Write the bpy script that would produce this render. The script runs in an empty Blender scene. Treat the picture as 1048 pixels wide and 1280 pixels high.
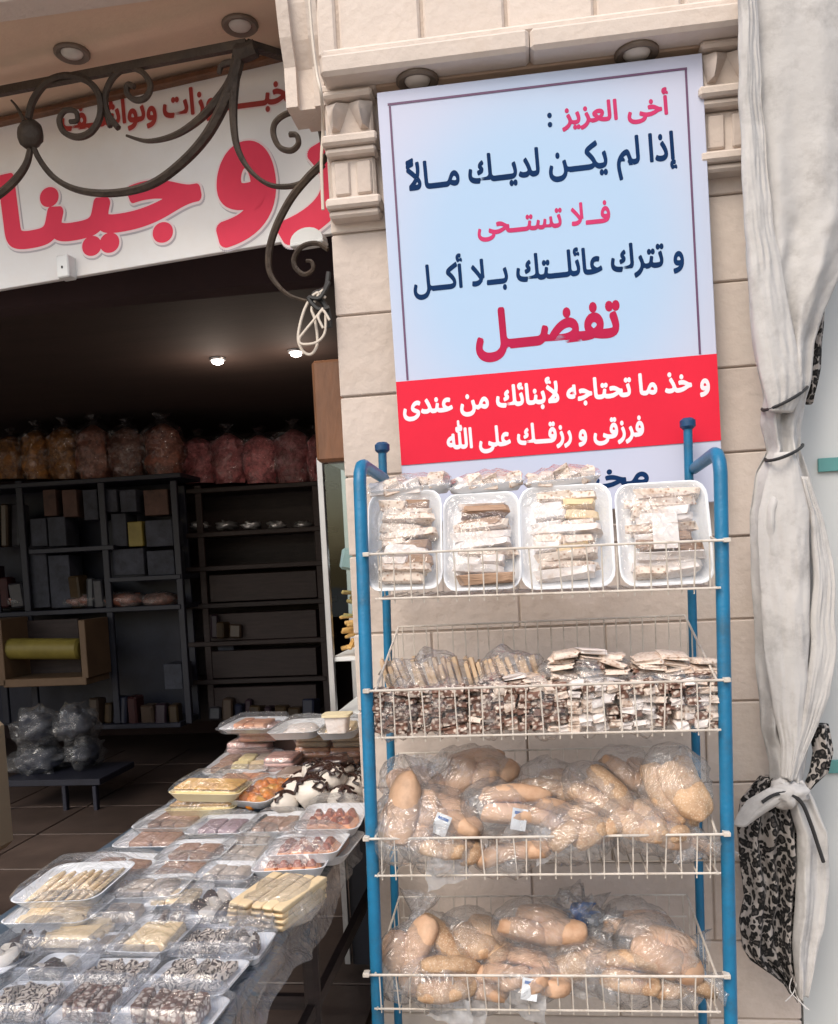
import bpy, math, random
from math import radians as R, sin, cos, pi
from mathutils import Vector, Matrix, noise, Euler
S = bpy.context.scene
COL = S.collection
rng = random.Random(7)

# ------------------------------------------------------------------ camera
F, PX, PY = 1100.0, 524.0, 774.0            # focal length and principal point, in pixels of the 1048 x 1280 photograph
CAM = Vector((0, -2.35, 1.5))
MC = (Matrix.Rotation(R(7.6), 3, 'Z') @ Matrix.Rotation(R(90 - 3.6), 3, 'X') @ Matrix.Rotation(R(-2.9), 3, 'Z'))
cd = bpy.data.cameras.new('camera'); cam = bpy.data.objects.new('camera', cd); COL.objects.link(cam)
cam.location = CAM; cam.rotation_euler = MC.to_euler()
cd.sensor_fit = 'HORIZONTAL'; cd.sensor_width = 36; cd.lens = F / 1048 * 36
cd.shift_x = 0; cd.shift_y = (PY - 640) / 1048
cd.clip_start = .05; cd.clip_end = 500
S.camera = cam

# ------------------------------------------------------------------ light
W = bpy.data.worlds.new('World'); S.world = W; W.use_nodes = True
nt = W.node_tree; bg = nt.nodes['Background']
sky = nt.nodes.new('ShaderNodeTexSky'); sky.sky_type = 'NISHITA'; sky.sun_disc = False
SUN_EL, SUN_AZ = R(50), R(205)              # azimuth clockwise from +Y
sky.sun_elevation = SUN_EL; sky.sun_rotation = SUN_AZ
sky.air_density = 1.3; sky.dust_density = 4.0; sky.ozone_density = 1.0
nt.links.new(sky.outputs[0], bg.inputs[0]); bg.inputs[1].default_value = 0.14
sl = bpy.data.lights.new('sun', 'SUN'); sl.energy = 0.85; sl.angle = R(25); sl.color = (1, .95, .88)
so = bpy.data.objects.new('sun', sl); COL.objects.link(so)
sd = Vector((sin(SUN_AZ) * cos(SUN_EL), cos(SUN_AZ) * cos(SUN_EL), sin(SUN_EL)))
so.rotation_euler = sd.to_track_quat('Z', 'Y').to_euler()
S.view_settings.view_transform = 'Standard'; S.view_settings.look = 'None'
S.view_settings.exposure = 0.56; S.view_settings.gamma = 1; S.view_settings.use_curve_mapping = False
S.render.engine = 'CYCLES'
S.cycles.max_bounces = 8; S.cycles.transparent_max_bounces = 24; S.cycles.use_denoising = True
S.cycles.diffuse_bounces = 4; S.cycles.caustics_reflective = False; S.cycles.caustics_refractive = False

# ------------------------------------------------------------------ projection helpers (measuring the place)
def ray(x, y): return MC @ Vector(((x - PX) / F, -(y - PY) / F, -1))
def P(x, y, Y):
    d = ray(x, y); return CAM + d * ((Y - CAM.y) / d.y)
def Pz(x, y, z):
    d = ray(x, y); return CAM + d * ((z - CAM.z) / d.z)
def on_plane(x, y, M):
    """local coordinates on the XZ plane of frame M"""
    Mi = M.inverted(); o = Mi @ CAM; d = (Mi.to_3x3()) @ ray(x, y)
    return o + d * (-o.y / d.y)

# ------------------------------------------------------------------ materials
def mat(name, col, rough=.6, var=.12, scale=6, bump=0, bscale=40, metal=0, spec=.5, dirt=None, dscale=2.0, damt=.5, coat=0, alpha=None, detail=5, stretch=None, sss=0):
    m = bpy.data.materials.new(name); m.use_nodes = True
    n = m.node_tree.nodes; l = m.node_tree.links; b = n['Principled BSDF']
    b.inputs['Roughness'].default_value = rough; b.inputs['Metallic'].default_value = metal
    b.inputs['Specular IOR Level'].default_value = spec; b.inputs['Coat Weight'].default_value = coat
    tc = n.new('ShaderNodeNewGeometry'); src = tc.outputs['Position']
    oi = n.new('ShaderNodeObjectInfo')
    add = n.new('ShaderNodeVectorMath'); add.operation = 'ADD'
    mul = n.new('ShaderNodeVectorMath'); mul.operation = 'SCALE'; mul.inputs['Scale'].default_value = 13.7
    cmb = n.new('ShaderNodeCombineXYZ')
    for i in range(3): l.new(oi.outputs['Random'], cmb.inputs[i])
    l.new(cmb.outputs[0], mul.inputs[0]); l.new(src, add.inputs[0]); l.new(mul.outputs[0], add.inputs[1])
    vec = add.outputs[0]
    if stretch:
        mp = n.new('ShaderNodeMapping'); mp.inputs['Scale'].default_value = stretch; l.new(vec, mp.inputs[0]); vec = mp.outputs[0]
    nz = n.new('ShaderNodeTexNoise'); nz.inputs['Scale'].default_value = scale; nz.inputs['Detail'].default_value = detail
    nz.inputs['Roughness'].default_value = .65
    l.new(vec, nz.inputs['Vector'])
    mr = n.new('ShaderNodeMapRange'); mr.inputs[1].default_value = .25; mr.inputs[2].default_value = .75
    mr.inputs[3].default_value = 1 - var; mr.inputs[4].default_value = 1 + var
    l.new(nz.outputs[0], mr.inputs[0])
    vm = n.new('ShaderNodeVectorMath'); vm.operation = 'SCALE'; vm.inputs[0].default_value = col[:3]
    l.new(mr.outputs[0], vm.inputs['Scale'])
    out = vm.outputs[0]
    # a small difference from piece to piece
    m2 = n.new('ShaderNodeMapRange'); m2.inputs[3].default_value = 1 - var * .6; m2.inputs[4].default_value = 1 + var * .6
    l.new(oi.outputs['Random'], m2.inputs[0])
    v2 = n.new('ShaderNodeVectorMath'); v2.operation = 'SCALE'; l.new(out, v2.inputs[0]); l.new(m2.outputs[0], v2.inputs['Scale'])
    out = v2.outputs[0]
    if dirt:
        dz = n.new('ShaderNodeTexNoise'); dz.inputs['Scale'].default_value = dscale; dz.inputs['Detail'].default_value = 8
        dz.inputs['Roughness'].default_value = .7
        l.new(vec, dz.inputs['Vector'])
        r = n.new('ShaderNodeMapRange'); r.inputs[1].default_value = .5; r.inputs[2].default_value = .72; r.inputs[4].default_value = damt
        l.new(dz.outputs[0], r.inputs[0])
        mx = n.new('ShaderNodeMix'); mx.data_type = 'RGBA'; mx.inputs[7].default_value = (*dirt, 1)
        l.new(r.outputs[0], mx.inputs[0]); l.new(out, mx.inputs[6]); out = mx.outputs[2]
    l.new(out, b.inputs['Base Color'])
    if bump:
        bz = n.new('ShaderNodeTexNoise'); bz.inputs['Scale'].default_value = bscale; bz.inputs['Detail'].default_value = 6
        l.new(vec, bz.inputs['Vector'])
        bp = n.new('ShaderNodeBump'); bp.inputs['Strength'].default_value = bump; bp.inputs['Distance'].default_value = .01
        l.new(bz.outputs[0], bp.inputs['Height']); l.new(bp.outputs[0], b.inputs['Normal'])
    if sss:
        b.inputs['Subsurface Weight'].default_value = sss; b.inputs['Subsurface Scale'].default_value = .01
    m['out'] = 1
    return m

def speckle(m, col, scale=90, lo=.0, hi=.28, amt=1):
    """small flecks (seeds, chips, crumbs) over the base colour"""
    n = m.node_tree.nodes; l = m.node_tree.links; b = n['Principled BSDF']
    cur = b.inputs['Base Color'].links[0].from_socket
    tc = n.new('ShaderNodeNewGeometry'); v = n.new('ShaderNodeTexVoronoi'); v.inputs['Scale'].default_value = scale
    v.inputs['Randomness'].default_value = 1
    l.new(tc.outputs['Position'], v.inputs['Vector'])
    r = n.new('ShaderNodeMapRange'); r.inputs[1].default_value = lo; r.inputs[2].default_value = hi; r.inputs[3].default_value = amt; r.inputs[4].default_value = 0
    l.new(v.outputs['Distance'], r.inputs[0])
    mx = n.new('ShaderNodeMix'); mx.data_type = 'RGBA'; mx.inputs[7].default_value = (*col, 1)
    l.new(r.outputs[0], mx.inputs[0]); l.new(cur, mx.inputs[6]); l.new(mx.outputs[2], b.inputs['Base Color'])
    return m

def film(name, fac=.10, edge=.55, rough=.12, bscale=45, bump=.9, tint=(1, 1, 1), haze=.05):
    """thin clear plastic: mostly see-through, crinkled gloss"""
    m = bpy.data.materials.new(name); m.use_nodes = True
    n = m.node_tree.nodes; l = m.node_tree.links; n.clear()
    o = n.new('ShaderNodeOutputMaterial'); t = n.new('ShaderNodeBsdfTransparent'); t.inputs[0].default_value = (*tint, 1)
    g = n.new('ShaderNodeBsdfGlossy'); g.inputs['Roughness'].default_value = rough
    d = n.new('ShaderNodeBsdfDiffuse'); d.inputs[0].default_value = (.85, .87, .9, 1)
    tc = n.new('ShaderNodeNewGeometry'); nz = n.new('ShaderNodeTexNoise'); nz.inputs['Scale'].default_value = bscale
    nz.inputs['Detail'].default_value = 2.5; nz.inputs['Distortion'].default_value = 2.6
    l.new(tc.outputs['Position'], nz.inputs['Vector'])
    bp = n.new('ShaderNodeBump'); bp.inputs['Strength'].default_value = bump; bp.inputs['Distance'].default_value = .02
    l.new(nz.outputs[0], bp.inputs['Height']); l.new(bp.outputs[0], g.inputs['Normal'])
    lw = n.new('ShaderNodeLayerWeight'); lw.inputs[0].default_value = .35; l.new(bp.outputs[0], lw.inputs['Normal'])
    mr = n.new('ShaderNodeMapRange'); mr.inputs[3].default_value = fac; mr.inputs[4].default_value = edge
    l.new(lw.outputs['Facing'], mr.inputs[0])
    m1 = n.new('ShaderNodeMixShader'); l.new(mr.outputs[0], m1.inputs[0]); l.new(t.outputs[0], m1.inputs[1]); l.new(g.outputs[0], m1.inputs[2])
    m2 = n.new('ShaderNodeMixShader'); m2.inputs[0].default_value = haze; l.new(m1.outputs[0], m2.inputs[1]); l.new(d.outputs[0], m2.inputs[2])
    l.new(m2.outputs[0], o.inputs[0])
    return m

def emis(name, col, s):
    m = bpy.data.materials.new(name); m.use_nodes = True; b = m.node_tree.nodes['Principled BSDF']
    b.inputs['Emission Color'].default_value = (*col, 1); b.inputs['Emission Strength'].default_value = s
    return m

M = {}
M['stone'] = mat('stone', (.60, .515, .455), .88, .11, 5, .4, 40, dirt=(.44, .355, .29), dscale=4, damt=.6)
M['stone_pale'] = mat('stone_pale', (.65, .565, .50), .88, .09, 5, .35, 45, dirt=(.48, .39, .32), dscale=5, damt=.55)
M['mortar'] = mat('mortar', (.47, .39, .33), .95, .15, 20, .4, 80)
M['plaster'] = mat('plaster', (.66, .49, .36), .9, .08, 3, .15, 50, dirt=(.48, .35, .26), dscale=1.5, damt=.5)
M['paver'] = mat('paver', (.36, .31, .27), .9, .2, 8, .4, 50, dirt=(.2, .17, .14), dscale=3)
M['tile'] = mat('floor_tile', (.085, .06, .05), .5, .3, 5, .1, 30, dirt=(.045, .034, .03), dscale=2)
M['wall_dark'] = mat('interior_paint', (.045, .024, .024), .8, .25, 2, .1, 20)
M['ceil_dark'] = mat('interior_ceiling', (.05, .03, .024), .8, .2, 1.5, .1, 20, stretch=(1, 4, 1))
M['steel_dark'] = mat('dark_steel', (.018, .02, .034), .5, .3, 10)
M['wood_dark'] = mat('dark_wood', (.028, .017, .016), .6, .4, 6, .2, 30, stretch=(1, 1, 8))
M['wood_orange'] = mat('orange_wood', (.17, .075, .035), .5, .35, 5, .2, 20, stretch=(4, 4, 1))
M['wood_tan'] = mat('tan_board', (.17, .105, .06), .6, .2, 4)
M['white_paint'] = mat('white_paint', (.78, .80, .80), .5, .05, 5, dirt=(.5, .5, .48), dscale=2, damt=.35)
M['pale_wall'] = mat('pale_wall_paint', (.58, .60, .595), .7, .05, 2, .05, 40, dirt=(.5, .52, .5), dscale=2, damt=.3)
M['rose_print'] = mat('rose_print', (.56, .045, .15), .8, .2, 6, spec=.15)
M['teal'] = mat('teal_paint', (.10, .28, .27), .6, .1, 8)
M['blue'] = mat('blue_paint', (.005, .15, .30), .42, .16, 14, .15, 90, dirt=(.03, .085, .13), dscale=16, damt=.7)
M['blue_dark'] = mat('blue_paint_cap', (.008, .06, .16), .4, .12, 10, .1, 90)
M['wire'] = mat('white_wire_coating', (.62, .565, .50), .45, .12, 20, dirt=(.33, .25, .18), dscale=26, damt=.7)
M['alu'] = mat('aluminium', (.55, .55, .56), .35, .1, 10, metal=.7)
M['iron'] = mat('wrought_iron', (.045, .032, .024), .6, .35, 15, .5, 60, spec=.3, dirt=(.10, .07, .045), dscale=14, damt=.6)
M['foam'] = mat('foam_tray', (.82, .84, .87), .45, .03, 20, .06, 200)
M['foam_cream'] = mat('cream_foam_tray', (.80, .70, .46), .45, .05, 20, .06, 200)
M['bronze'] = mat('bronze_trim', (.17, .13, .10), .5, .2, 12, metal=.2)
M['cable'] = mat('cable', (.62, .55, .47), .5, .06, 12)
M['cable_black'] = mat('black_cable', (.02, .02, .02), .5, .06, 12)
M['film'] = film('cling_film', .04, .55, .10, 22, .6, haze=.04)
M['bag'] = film('bag_plastic', .07, .62, .12, 15, .9, haze=.075)
M['clear'] = film('clear_box_plastic', .05, .6, .07, 18, .3, (.97, .98, 1), haze=.06)
M['cover'] = film('table_plastic', .08, .55, .12, 13, 1.0, haze=.07)
M['bag_far'] = film('snack_bag_plastic', .05, .8, .07, 14, 1.0, haze=.008)
M['milky'] = film('creased_bag_plastic', .10, .6, .13, 20, 1.0, haze=.30)
M['glass'] = film('glass', .05, .5, .02, 2, .02, (.85, .95, .95), haze=.0)
M['cloth_navy'] = mat('navy_table_cloth', (.06, .085, .115), .6, .2, 8, .2, 40)
M['bread'] = mat('bread_crust', (.60, .385, .25), .5, .3, 13, .3, 50, spec=.35, dirt=(.35, .17, .085), dscale=13, damt=.8)
M['bread_seed'] = speckle(mat('seeded_crust', (.54, .35, .21), .55, .28, 16, .4, 60, dirt=(.32, .15, .07), dscale=14, damt=.85), (.78, .66, .50), 230, .15, .45, .55)
M['bread_cut'] = mat('pale_crumb', (.78, .58, .36), .7, .1, 30, .3, 80)
M['biscuit'] = mat('biscuit', (.72, .52, .34), .7, .15, 20, .3, 90, dirt=(.56, .34, .20), dscale=30, damt=.5)
M['biscuit_pale'] = mat('pale_biscuit', (.80, .62, .38), .7, .12, 20, .25, 90, dirt=(.66, .43, .22), dscale=16, damt=.5)
M['nougat'] = speckle(mat('nougat', (.77, .66, .57), .6, .1, 20, .5, 50, dirt=(.45, .27, .17), dscale=40, damt=.8), (.34, .17, .09), 110, .05, .4, .9)
M['nougat_white'] = mat('white_nougat', (.82, .76, .73), .6, .06, 18, .5, 45, dirt=(.60, .42, .30), dscale=24, damt=.7)
M['wafer_edge'] = mat('brown_wafer', (.42, .27, .18), .7, .2, 30, .4, 60, stretch=(1, 1, 8))
M['mosaic'] = speckle(mat('mosaic_biscuit', (.17, .085, .06), .6, .3, 30, .5, 60), (.66, .56, .48), 105, .3, .55, 1)
M['choc'] = mat('chocolate', (.035, .016, .012), .25, .3, 20, .2, 50, coat=.4)
M['cream'] = mat('meringue', (.68, .62, .55), .6, .12, 20, .3, 50)
M['peach'] = mat('peach_pastry', (.74, .33, .17), .5, .2, 25, .25, 60, dirt=(.80, .52, .36), dscale=18, damt=.7)
M['redtip'] = mat('toasted_tip', (.27, .07, .035), .5, .3, 20)
M['cake'] = mat('golden_cake', (.78, .46, .13), .55, .15, 16, .25, 60, dirt=(.42, .17, .03), dscale=14, damt=.9)
M['cake_side'] = mat('pale_sponge', (.80, .66, .33), .7, .1, 16, .2, 60)
M['halva'] = mat('brown_halva', (.36, .21, .145), .5, .18, 25, .3, 60, dirt=(.52, .36, .26), dscale=30, damt=.7)
M['halva_grey'] = mat('grey_halva', (.44, .37, .31), .5, .14, 25, .3, 60, dirt=(.60, .52, .44), dscale=30, damt=.7)
M['halva_mauve'] = mat('mauve_halva', (.30, .21, .24), .5, .18, 25, .3, 60, dirt=(.44, .35, .38), dscale=30, damt=.7)
M['orange'] = mat('orange_jelly', (.72, .22, .025), .3, .4, 24, .3, 50, coat=.5, dirt=(.80, .50, .08), dscale=14, damt=.9)
M['pink'] = mat('pink_wafer', (.70, .38, .31), .6, .14, 30, .3, 60, dirt=(.42, .16, .11), dscale=34, damt=.7)
M['card'] = mat('card_label', (.80, .84, .88), .5, .03, 10)
M['card_blue'] = mat('blue_print', (.05, .15, .42), .5, .1, 10)
M['red_print'] = mat('red_print', (.74, .02, .05), .7, .05, 5, spec=.2)
M['lavender'] = mat('banner_vinyl', (.66, .69, .84), .6, .02, 3, spec=.2)
M['navy_print'] = mat('navy_print', (.004, .028, .10), .8, .15, 6, spec=.15)
M['crimson_print'] = mat('crimson_print', (.48, .018, .075), .8, .15, 6, spec=.15)
M['line_print'] = mat('purple_line_print', (.12, .05, .12), .5, .05, 6)
M['white_print'] = mat('white_print', (.85, .78, .84), .5, .03, 6)
M['sign_white'] = mat('sign_vinyl', (.84, .84, .84), .5, .05, 2.0, dirt=(.74, .66, .58), dscale=1.3, damt=.4)
M['sign_red'] = mat('sign_red', (.86, .06, .12), .6, .1, 3, spec=.2)
M['sign_edge'] = mat('sign_letter_edge', (.85, .72, .74), .5, .04, 6)
M['sign_small'] = mat('sign_small_red', (.42, .045, .04), .5, .2, 6)
M['shadow_print'] = mat('sign_grey_print', (.50, .46, .50), .5, .08, 6)
M['canvas'] = mat('white_canvas', (.53, .515, .50), .92, .12, 5, .2, 60, dirt=(.30, .285, .275), dscale=9, damt=.75)
M['strap'] = mat('black_strap', (.02, .02, .022), .6, .1, 10)
M['popcorn'] = mat('snack_mix', (.36, .13, .085), .5, .6, 24, 1, 36, dirt=(.05, .02, .02), dscale=20, damt=.95)
M['popcorn_pink'] = mat('pink_snack_mix', (.50, .16, .17), .5, .6, 24, 1, 36, dirt=(.08, .025, .03), dscale=20, damt=.95)
M['chips'] = mat('yellow_snack_mix', (.40, .17, .04), .5, .6, 24, 1, 36, dirt=(.06, .025, .015), dscale=20, damt=.95)
M['chips_mid'] = mat('brown_snack_mix', (.22, .09, .06), .5, .6, 24, 1, 36, dirt=(.04, .02, .02), dscale=20, damt=.95)
M['snack_yellow'] = mat('yellow_snack', (.75, .46, .16), .5, .2, 30)
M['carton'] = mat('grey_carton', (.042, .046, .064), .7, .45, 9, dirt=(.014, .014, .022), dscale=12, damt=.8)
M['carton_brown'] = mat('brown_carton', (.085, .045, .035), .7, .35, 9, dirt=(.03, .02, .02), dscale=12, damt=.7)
M['yellow'] = mat('yellow_wrap', (.24, .19, .04), .5, .25, 9)
M['beige_metal'] = mat('beige_enamel', (.50, .38, .25), .5, .06, 4, dirt=(.3, .2, .12), dscale=2, damt=.4)
M['lamp'] = emis('downlight_bulb', (1, .9, .78), 3.0)
M['lamp_in'] = emis('ceiling_spot_bulb', (1, .86, .8), 9.0)
M['lens_pale'] = mat('frosted_glass_pale', (.62, .58, .52), .3, .05, 6)  # glow of the downlight lenses put into a pale colour, no emission

def banner_gradient(m, a, b):
    n = m.node_tree.nodes; l = m.node_tree.links; bs = n['Principled BSDF']
    tc = n.new('ShaderNodeTexCoord'); g = n.new('ShaderNodeTexGradient'); g.gradient_type = 'SPHERICAL'
    mp = n.new('ShaderNodeMapping'); mp.inputs['Location'].default_value = (.02, 0, -.02); mp.inputs['Scale'].default_value = (2.0, 2.0, 1.7)
    l.new(tc.outputs['Object'], mp.inputs[0]); l.new(mp.outputs[0], g.inputs[0])
    r = n.new('ShaderNodeMapRange'); r.interpolation_type = 'SMOOTHSTEP'; r.inputs[1].default_value = 0; r.inputs[2].default_value = .55
    l.new(g.outputs[1], r.inputs[0])
    mx = n.new('ShaderNodeMix'); mx.data_type = 'RGBA'; mx.inputs[6].default_value = (*a, 1); mx.inputs[7].default_value = (*b, 1)
    l.new(r.outputs[0], mx.inputs[0]); l.new(mx.outputs[2], bs.inputs['Base Color'])
banner_gradient(M['lavender'], (.55, .58, .72), (.41, .57, .77))

def leopard():
    m = mat('leopard_print_fabric', (.36, .33, .31), .85, .15, 8, .2, 60)
    n = m.node_tree.nodes; l = m.node_tree.links; b = n['Principled BSDF']
    cur = b.inputs['Base Color'].links[0].from_socket
    tc = n.new('ShaderNodeTexCoord')
    nz = n.new('ShaderNodeTexNoise'); nz.inputs['Scale'].default_value = 25; l.new(tc.outputs['Object'], nz.inputs['Vector'])
    mv = n.new('ShaderNodeVectorMath'); mv.operation = 'SCALE'; mv.inputs['Scale'].default_value = .03; l.new(nz.outputs['Color'], mv.inputs[0])
    ad = n.new('ShaderNodeVectorMath'); l.new(tc.outputs['Object'], ad.inputs[0]); l.new(mv.outputs[0], ad.inputs[1])
    v = n.new('ShaderNodeTexVoronoi'); v.inputs['Scale'].default_value = 64; l.new(ad.outputs[0], v.inputs['Vector'])
    cr = n.new('ShaderNodeValToRGB'); e = cr.color_ramp.elements
    e[0].position = .0; e[0].color = (.10, .10, .11, 1); e[1].position = .62; e[1].color = (1, 1, 1, 1)
    x = e.new(.22); x.color = (.16, .15, .15, 1); x = e.new(.30); x.color = (.006, .006, .008, 1); x = e.new(.52); x.color = (.006, .006, .008, 1)
    l.new(v.outputs['Distance'], cr.inputs[0])
    mx = n.new('ShaderNodeMix'); mx.data_type = 'RGBA'; mx.blend_type = 'MULTIPLY'; mx.inputs[0].default_value = 1
    l.new(cur, mx.inputs[6]); l.new(cr.outputs[0], mx.inputs[7]); l.new(mx.outputs[2], b.inputs['Base Color'])
    return m
M['leopard'] = leopard()
def drizzled():
    m = mat('chocolate_drizzled_biscuit', (.66, .57, .48), .5, .12, 20, .3, 50)
    n = m.node_tree.nodes; l = m.node_tree.links; b = n['Principled BSDF']; cur = b.inputs['Base Color'].links[0].from_socket
    g = n.new('ShaderNodeNewGeometry'); w = n.new('ShaderNodeTexWave'); w.inputs['Scale'].default_value = 30; w.inputs['Distortion'].default_value = 16
    w.inputs['Detail'].default_value = 2; w.inputs['Detail Scale'].default_value = 1.6
    l.new(g.outputs['Position'], w.inputs['Vector'])
    r_ = n.new('ShaderNodeMapRange'); r_.inputs[1].default_value = .62; r_.inputs[2].default_value = .74; l.new(w.outputs['Fac'], r_.inputs[0])
    mx = n.new('ShaderNodeMix'); mx.data_type = 'RGBA'; mx.inputs[7].default_value = (.04, .02, .018, 1)
    l.new(r_.outputs[0], mx.inputs[0]); l.new(cur, mx.inputs[6]); l.new(mx.outputs[2], b.inputs['Base Color']); return m
M['drizzled'] = drizzled()

# ------------------------------------------------------------------ mesh builder
class MB:
    def __init__(s): s.v = []; s.f = []
    def add(s, vs, fs, T=None):
        k = len(s.v)
        s.v += [tuple(T @ Vector(p)) if T else tuple(p) for p in vs]
        s.f += [tuple(i + k for i in f) for f in fs]
        return s
    def box(s, c, d, T=None, ch=0):
        """box centred at c with sizes d and an optional chamfer"""
        x, y, z = d[0] / 2, d[1] / 2, d[2] / 2; cx, cy, cz = c
        if ch <= 0:
            vs = [(cx + i * x, cy + j * y, cz + k * z) for k in (-1, 1) for j in (-1, 1) for i in (-1, 1)]
            fs = [(0, 2, 3, 1), (4, 5, 7, 6), (0, 1, 5, 4), (2, 6, 7, 3), (0, 4, 6, 2), (1, 3, 7, 5)]
            return s.add(vs, fs, T)
        ch = min(ch, x * .9, y * .9, z * .9)
        vs = []; idx = {}
        for k in (-1, 1):
            for j in (-1, 1):
                for i in (-1, 1):
                    for a in range(3):
                        p = [i * (x - (ch if a != 0 else 0)), j * (y - (ch if a != 1 else 0)), k * (z - (ch if a != 2 else 0))]
                        idx[(i, j, k, a)] = len(vs); vs.append((cx + p[0], cy + p[1], cz + p[2]))
        fs = []
        for i in (-1, 1): q = [idx[(i, j, k, 0)] for j, k in ((-1, -1), (1, -1), (1, 1), (-1, 1))]; fs.append(q if i > 0 else q[::-1])
        for j in (-1, 1): q = [idx[(i, j, k, 1)] for i, k in ((-1, -1), (1, -1), (1, 1), (-1, 1))]; fs.append(q[::-1] if j > 0 else q)
        for k in (-1, 1): q = [idx[(i, j, k, 2)] for i, j in ((-1, -1), (1, -1), (1, 1), (-1, 1))]; fs.append(q if k > 0 else q[::-1])
        for i in (-1, 1):
            for j in (-1, 1):
                q = [idx[(i, j, -1, 0)], idx[(i, j, 1, 0)], idx[(i, j, 1, 1)], idx[(i, j, -1, 1)]]; fs.append(q)
        for i in (-1, 1):
            for k in (-1, 1):
                q = [idx[(i, -1, k, 0)], idx[(i, 1, k, 0)], idx[(i, 1, k, 2)], idx[(i, -1, k, 2)]]; fs.append(q)
        for j in (-1, 1):
            for k in (-1, 1):
                q = [idx[(-1, j, k, 1)], idx[(1, j, k, 1)], idx[(1, j, k, 2)], idx[(-1, j, k, 2)]]; fs.append(q)
        for i in (-1, 1):
            for j in (-1, 1):
                for k in (-1, 1): fs.append([idx[(i, j, k, a)] for a in range(3)])
        return s.add(vs, [tuple(f) for f in fs], T)
    def loft(s, rings, c0=True, c1=True, T=None, closed=True):
        n = len(rings[0]); vs = [p for r in rings for p in r]; fs = []
        for a in range(len(rings) - 1):
            for i in range(n if closed else n - 1):
                j = (i + 1) % n; fs.append((a * n + i, a * n + j, (a + 1) * n + j, (a + 1) * n + i))
        if c0: fs.append(tuple(range(n))[::-1])
        if c1: fs.append(tuple((len(rings) - 1) * n + i for i in range(n)))
        return s.add(vs, fs, T)
    def tube(s, pts, r, n=8, flat=None, up=Vector((0, 1, 0)), closed=False):
        """swept tube; r number or list; flat=(a,b) scales the section (a along in-plane normal, b along up)"""
        pts = [Vector(p) for p in pts]; m = len(pts); rs = r if isinstance(r, (list, tuple)) else [r] * m
        rings = []; prev = None
        for i, p in enumerate(pts):
            if closed: t = (pts[(i + 1) % m] - pts[i - 1])
            else: t = pts[min(i + 1, m - 1)] - pts[max(i - 1, 0)]
            t.normalize()
            u = up if flat else (prev if prev else (Vector((0, 0, 1)) if abs(t.z) < .9 else Vector((1, 0, 0))))
            a = t.cross(u)
            if a.length < 1e-4: a = t.orthogonal()
            a.normalize(); b = a.cross(t).normalized(); prev = b
            fa, fb = flat if flat else (1, 1)
            rings.append([p + a * cos(2 * pi * k / n + pi / n) * rs[i] * fa + b * sin(2 * pi * k / n + pi / n) * rs[i] * fb for k in range(n)])
        if closed: rings.append(rings[0]); return s.loft(rings, False, False)
        return s.loft(rings)
    def mesh(s, name, m, smooth=False):
        me = bpy.data.meshes.new(name); me.from_pydata(s.v, [], s.f); me.validate(); me.update()
        import bmesh
        b = bmesh.new(); b.from_mesh(me); bmesh.ops.recalc_face_normals(b, faces=b.faces); b.to_mesh(me); b.free()
        me.materials.append(m)
        if smooth:
            me.polygons.foreach_set('use_smooth', [True] * len(me.polygons))
            if smooth != 'all':
                me.set_sharp_from_angle(angle=R(40))
        return me
    def build(s, name, m, parent=None, smooth=False, **k):
        return put(name, s.mesh(name, m, smooth), parent, **k)

def put(name, me, parent=None, loc=(0, 0, 0), rot=(0, 0, 0), sc=(1, 1, 1), label=None, cat=None, group=None, kind=None):
    o = bpy.data.objects.new(name, me); COL.objects.link(o); o.parent = parent
    o.location = loc; o.rotation_euler = rot; o.scale = sc
    tag(o, label, cat, group, kind); return o
def tag(o, label=None, cat=None, group=None, kind=None):
    if label: o['label'] = label
    if cat: o['category'] = cat
    if group: o['group'] = group
    if kind: o['kind'] = kind
    return o
def thing(name, label, cat, loc=(0, 0, 0), rot=(0, 0, 0), group=None):
    return put(name, None, None, loc, rot, label=label, cat=cat, group=group)

def catmull(pts, n=6):
    pts = [Vector(p) for p in pts]; out = []
    for i in range(len(pts) - 1):
        a = pts[max(i - 1, 0)]; b = pts[i]; c = pts[i + 1]; d = pts[min(i + 2, len(pts) - 1)]
        for k in range(n):
            t = k / n
            out.append(.5 * ((2 * b) + (c - a) * t + (2 * a - 5 * b + 4 * c - d) * t * t + (3 * b - a - 3 * c + d) * t ** 3))
    out.append(pts[-1]); return out
def rrect(w, d, r, z, n=4):
    out = []
    for (sx, sy, a0) in ((1, 1, 0), (-1, 1, 90), (-1, -1, 180), (1, -1, 270)):
        for k in range(n + 1):
            a = R(a0 + 90 * k / n); out.append((sx * (w / 2 - r) + r * cos(a), sy * (d / 2 - r) + r * sin(a), z))
    return out
def lump(name, m, sx, sy, sz, seed=0, amp=.12, freq=3.0, nu=14, nv=9, flatten=0, sub=None):
    b = MB(); rings = []
    for i in range(1, nv):
        t = pi * i / nv; ring = []
        for j in range(nu):
            a = 2 * pi * j / nu; p = Vector((sin(t) * cos(a), sin(t) * sin(a), -cos(t)))
            k = 1 + amp * noise.noise(p * freq + Vector((seed * 7.1, seed, 3)))
            p = p * k
            if flatten and p.z < -flatten: p.z = -flatten
            ring.append((p.x * sx, p.y * sy, p.z * sz))
        rings.append(ring)
    b.loft(rings)
    return b.mesh(name, m, 'all')

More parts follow.
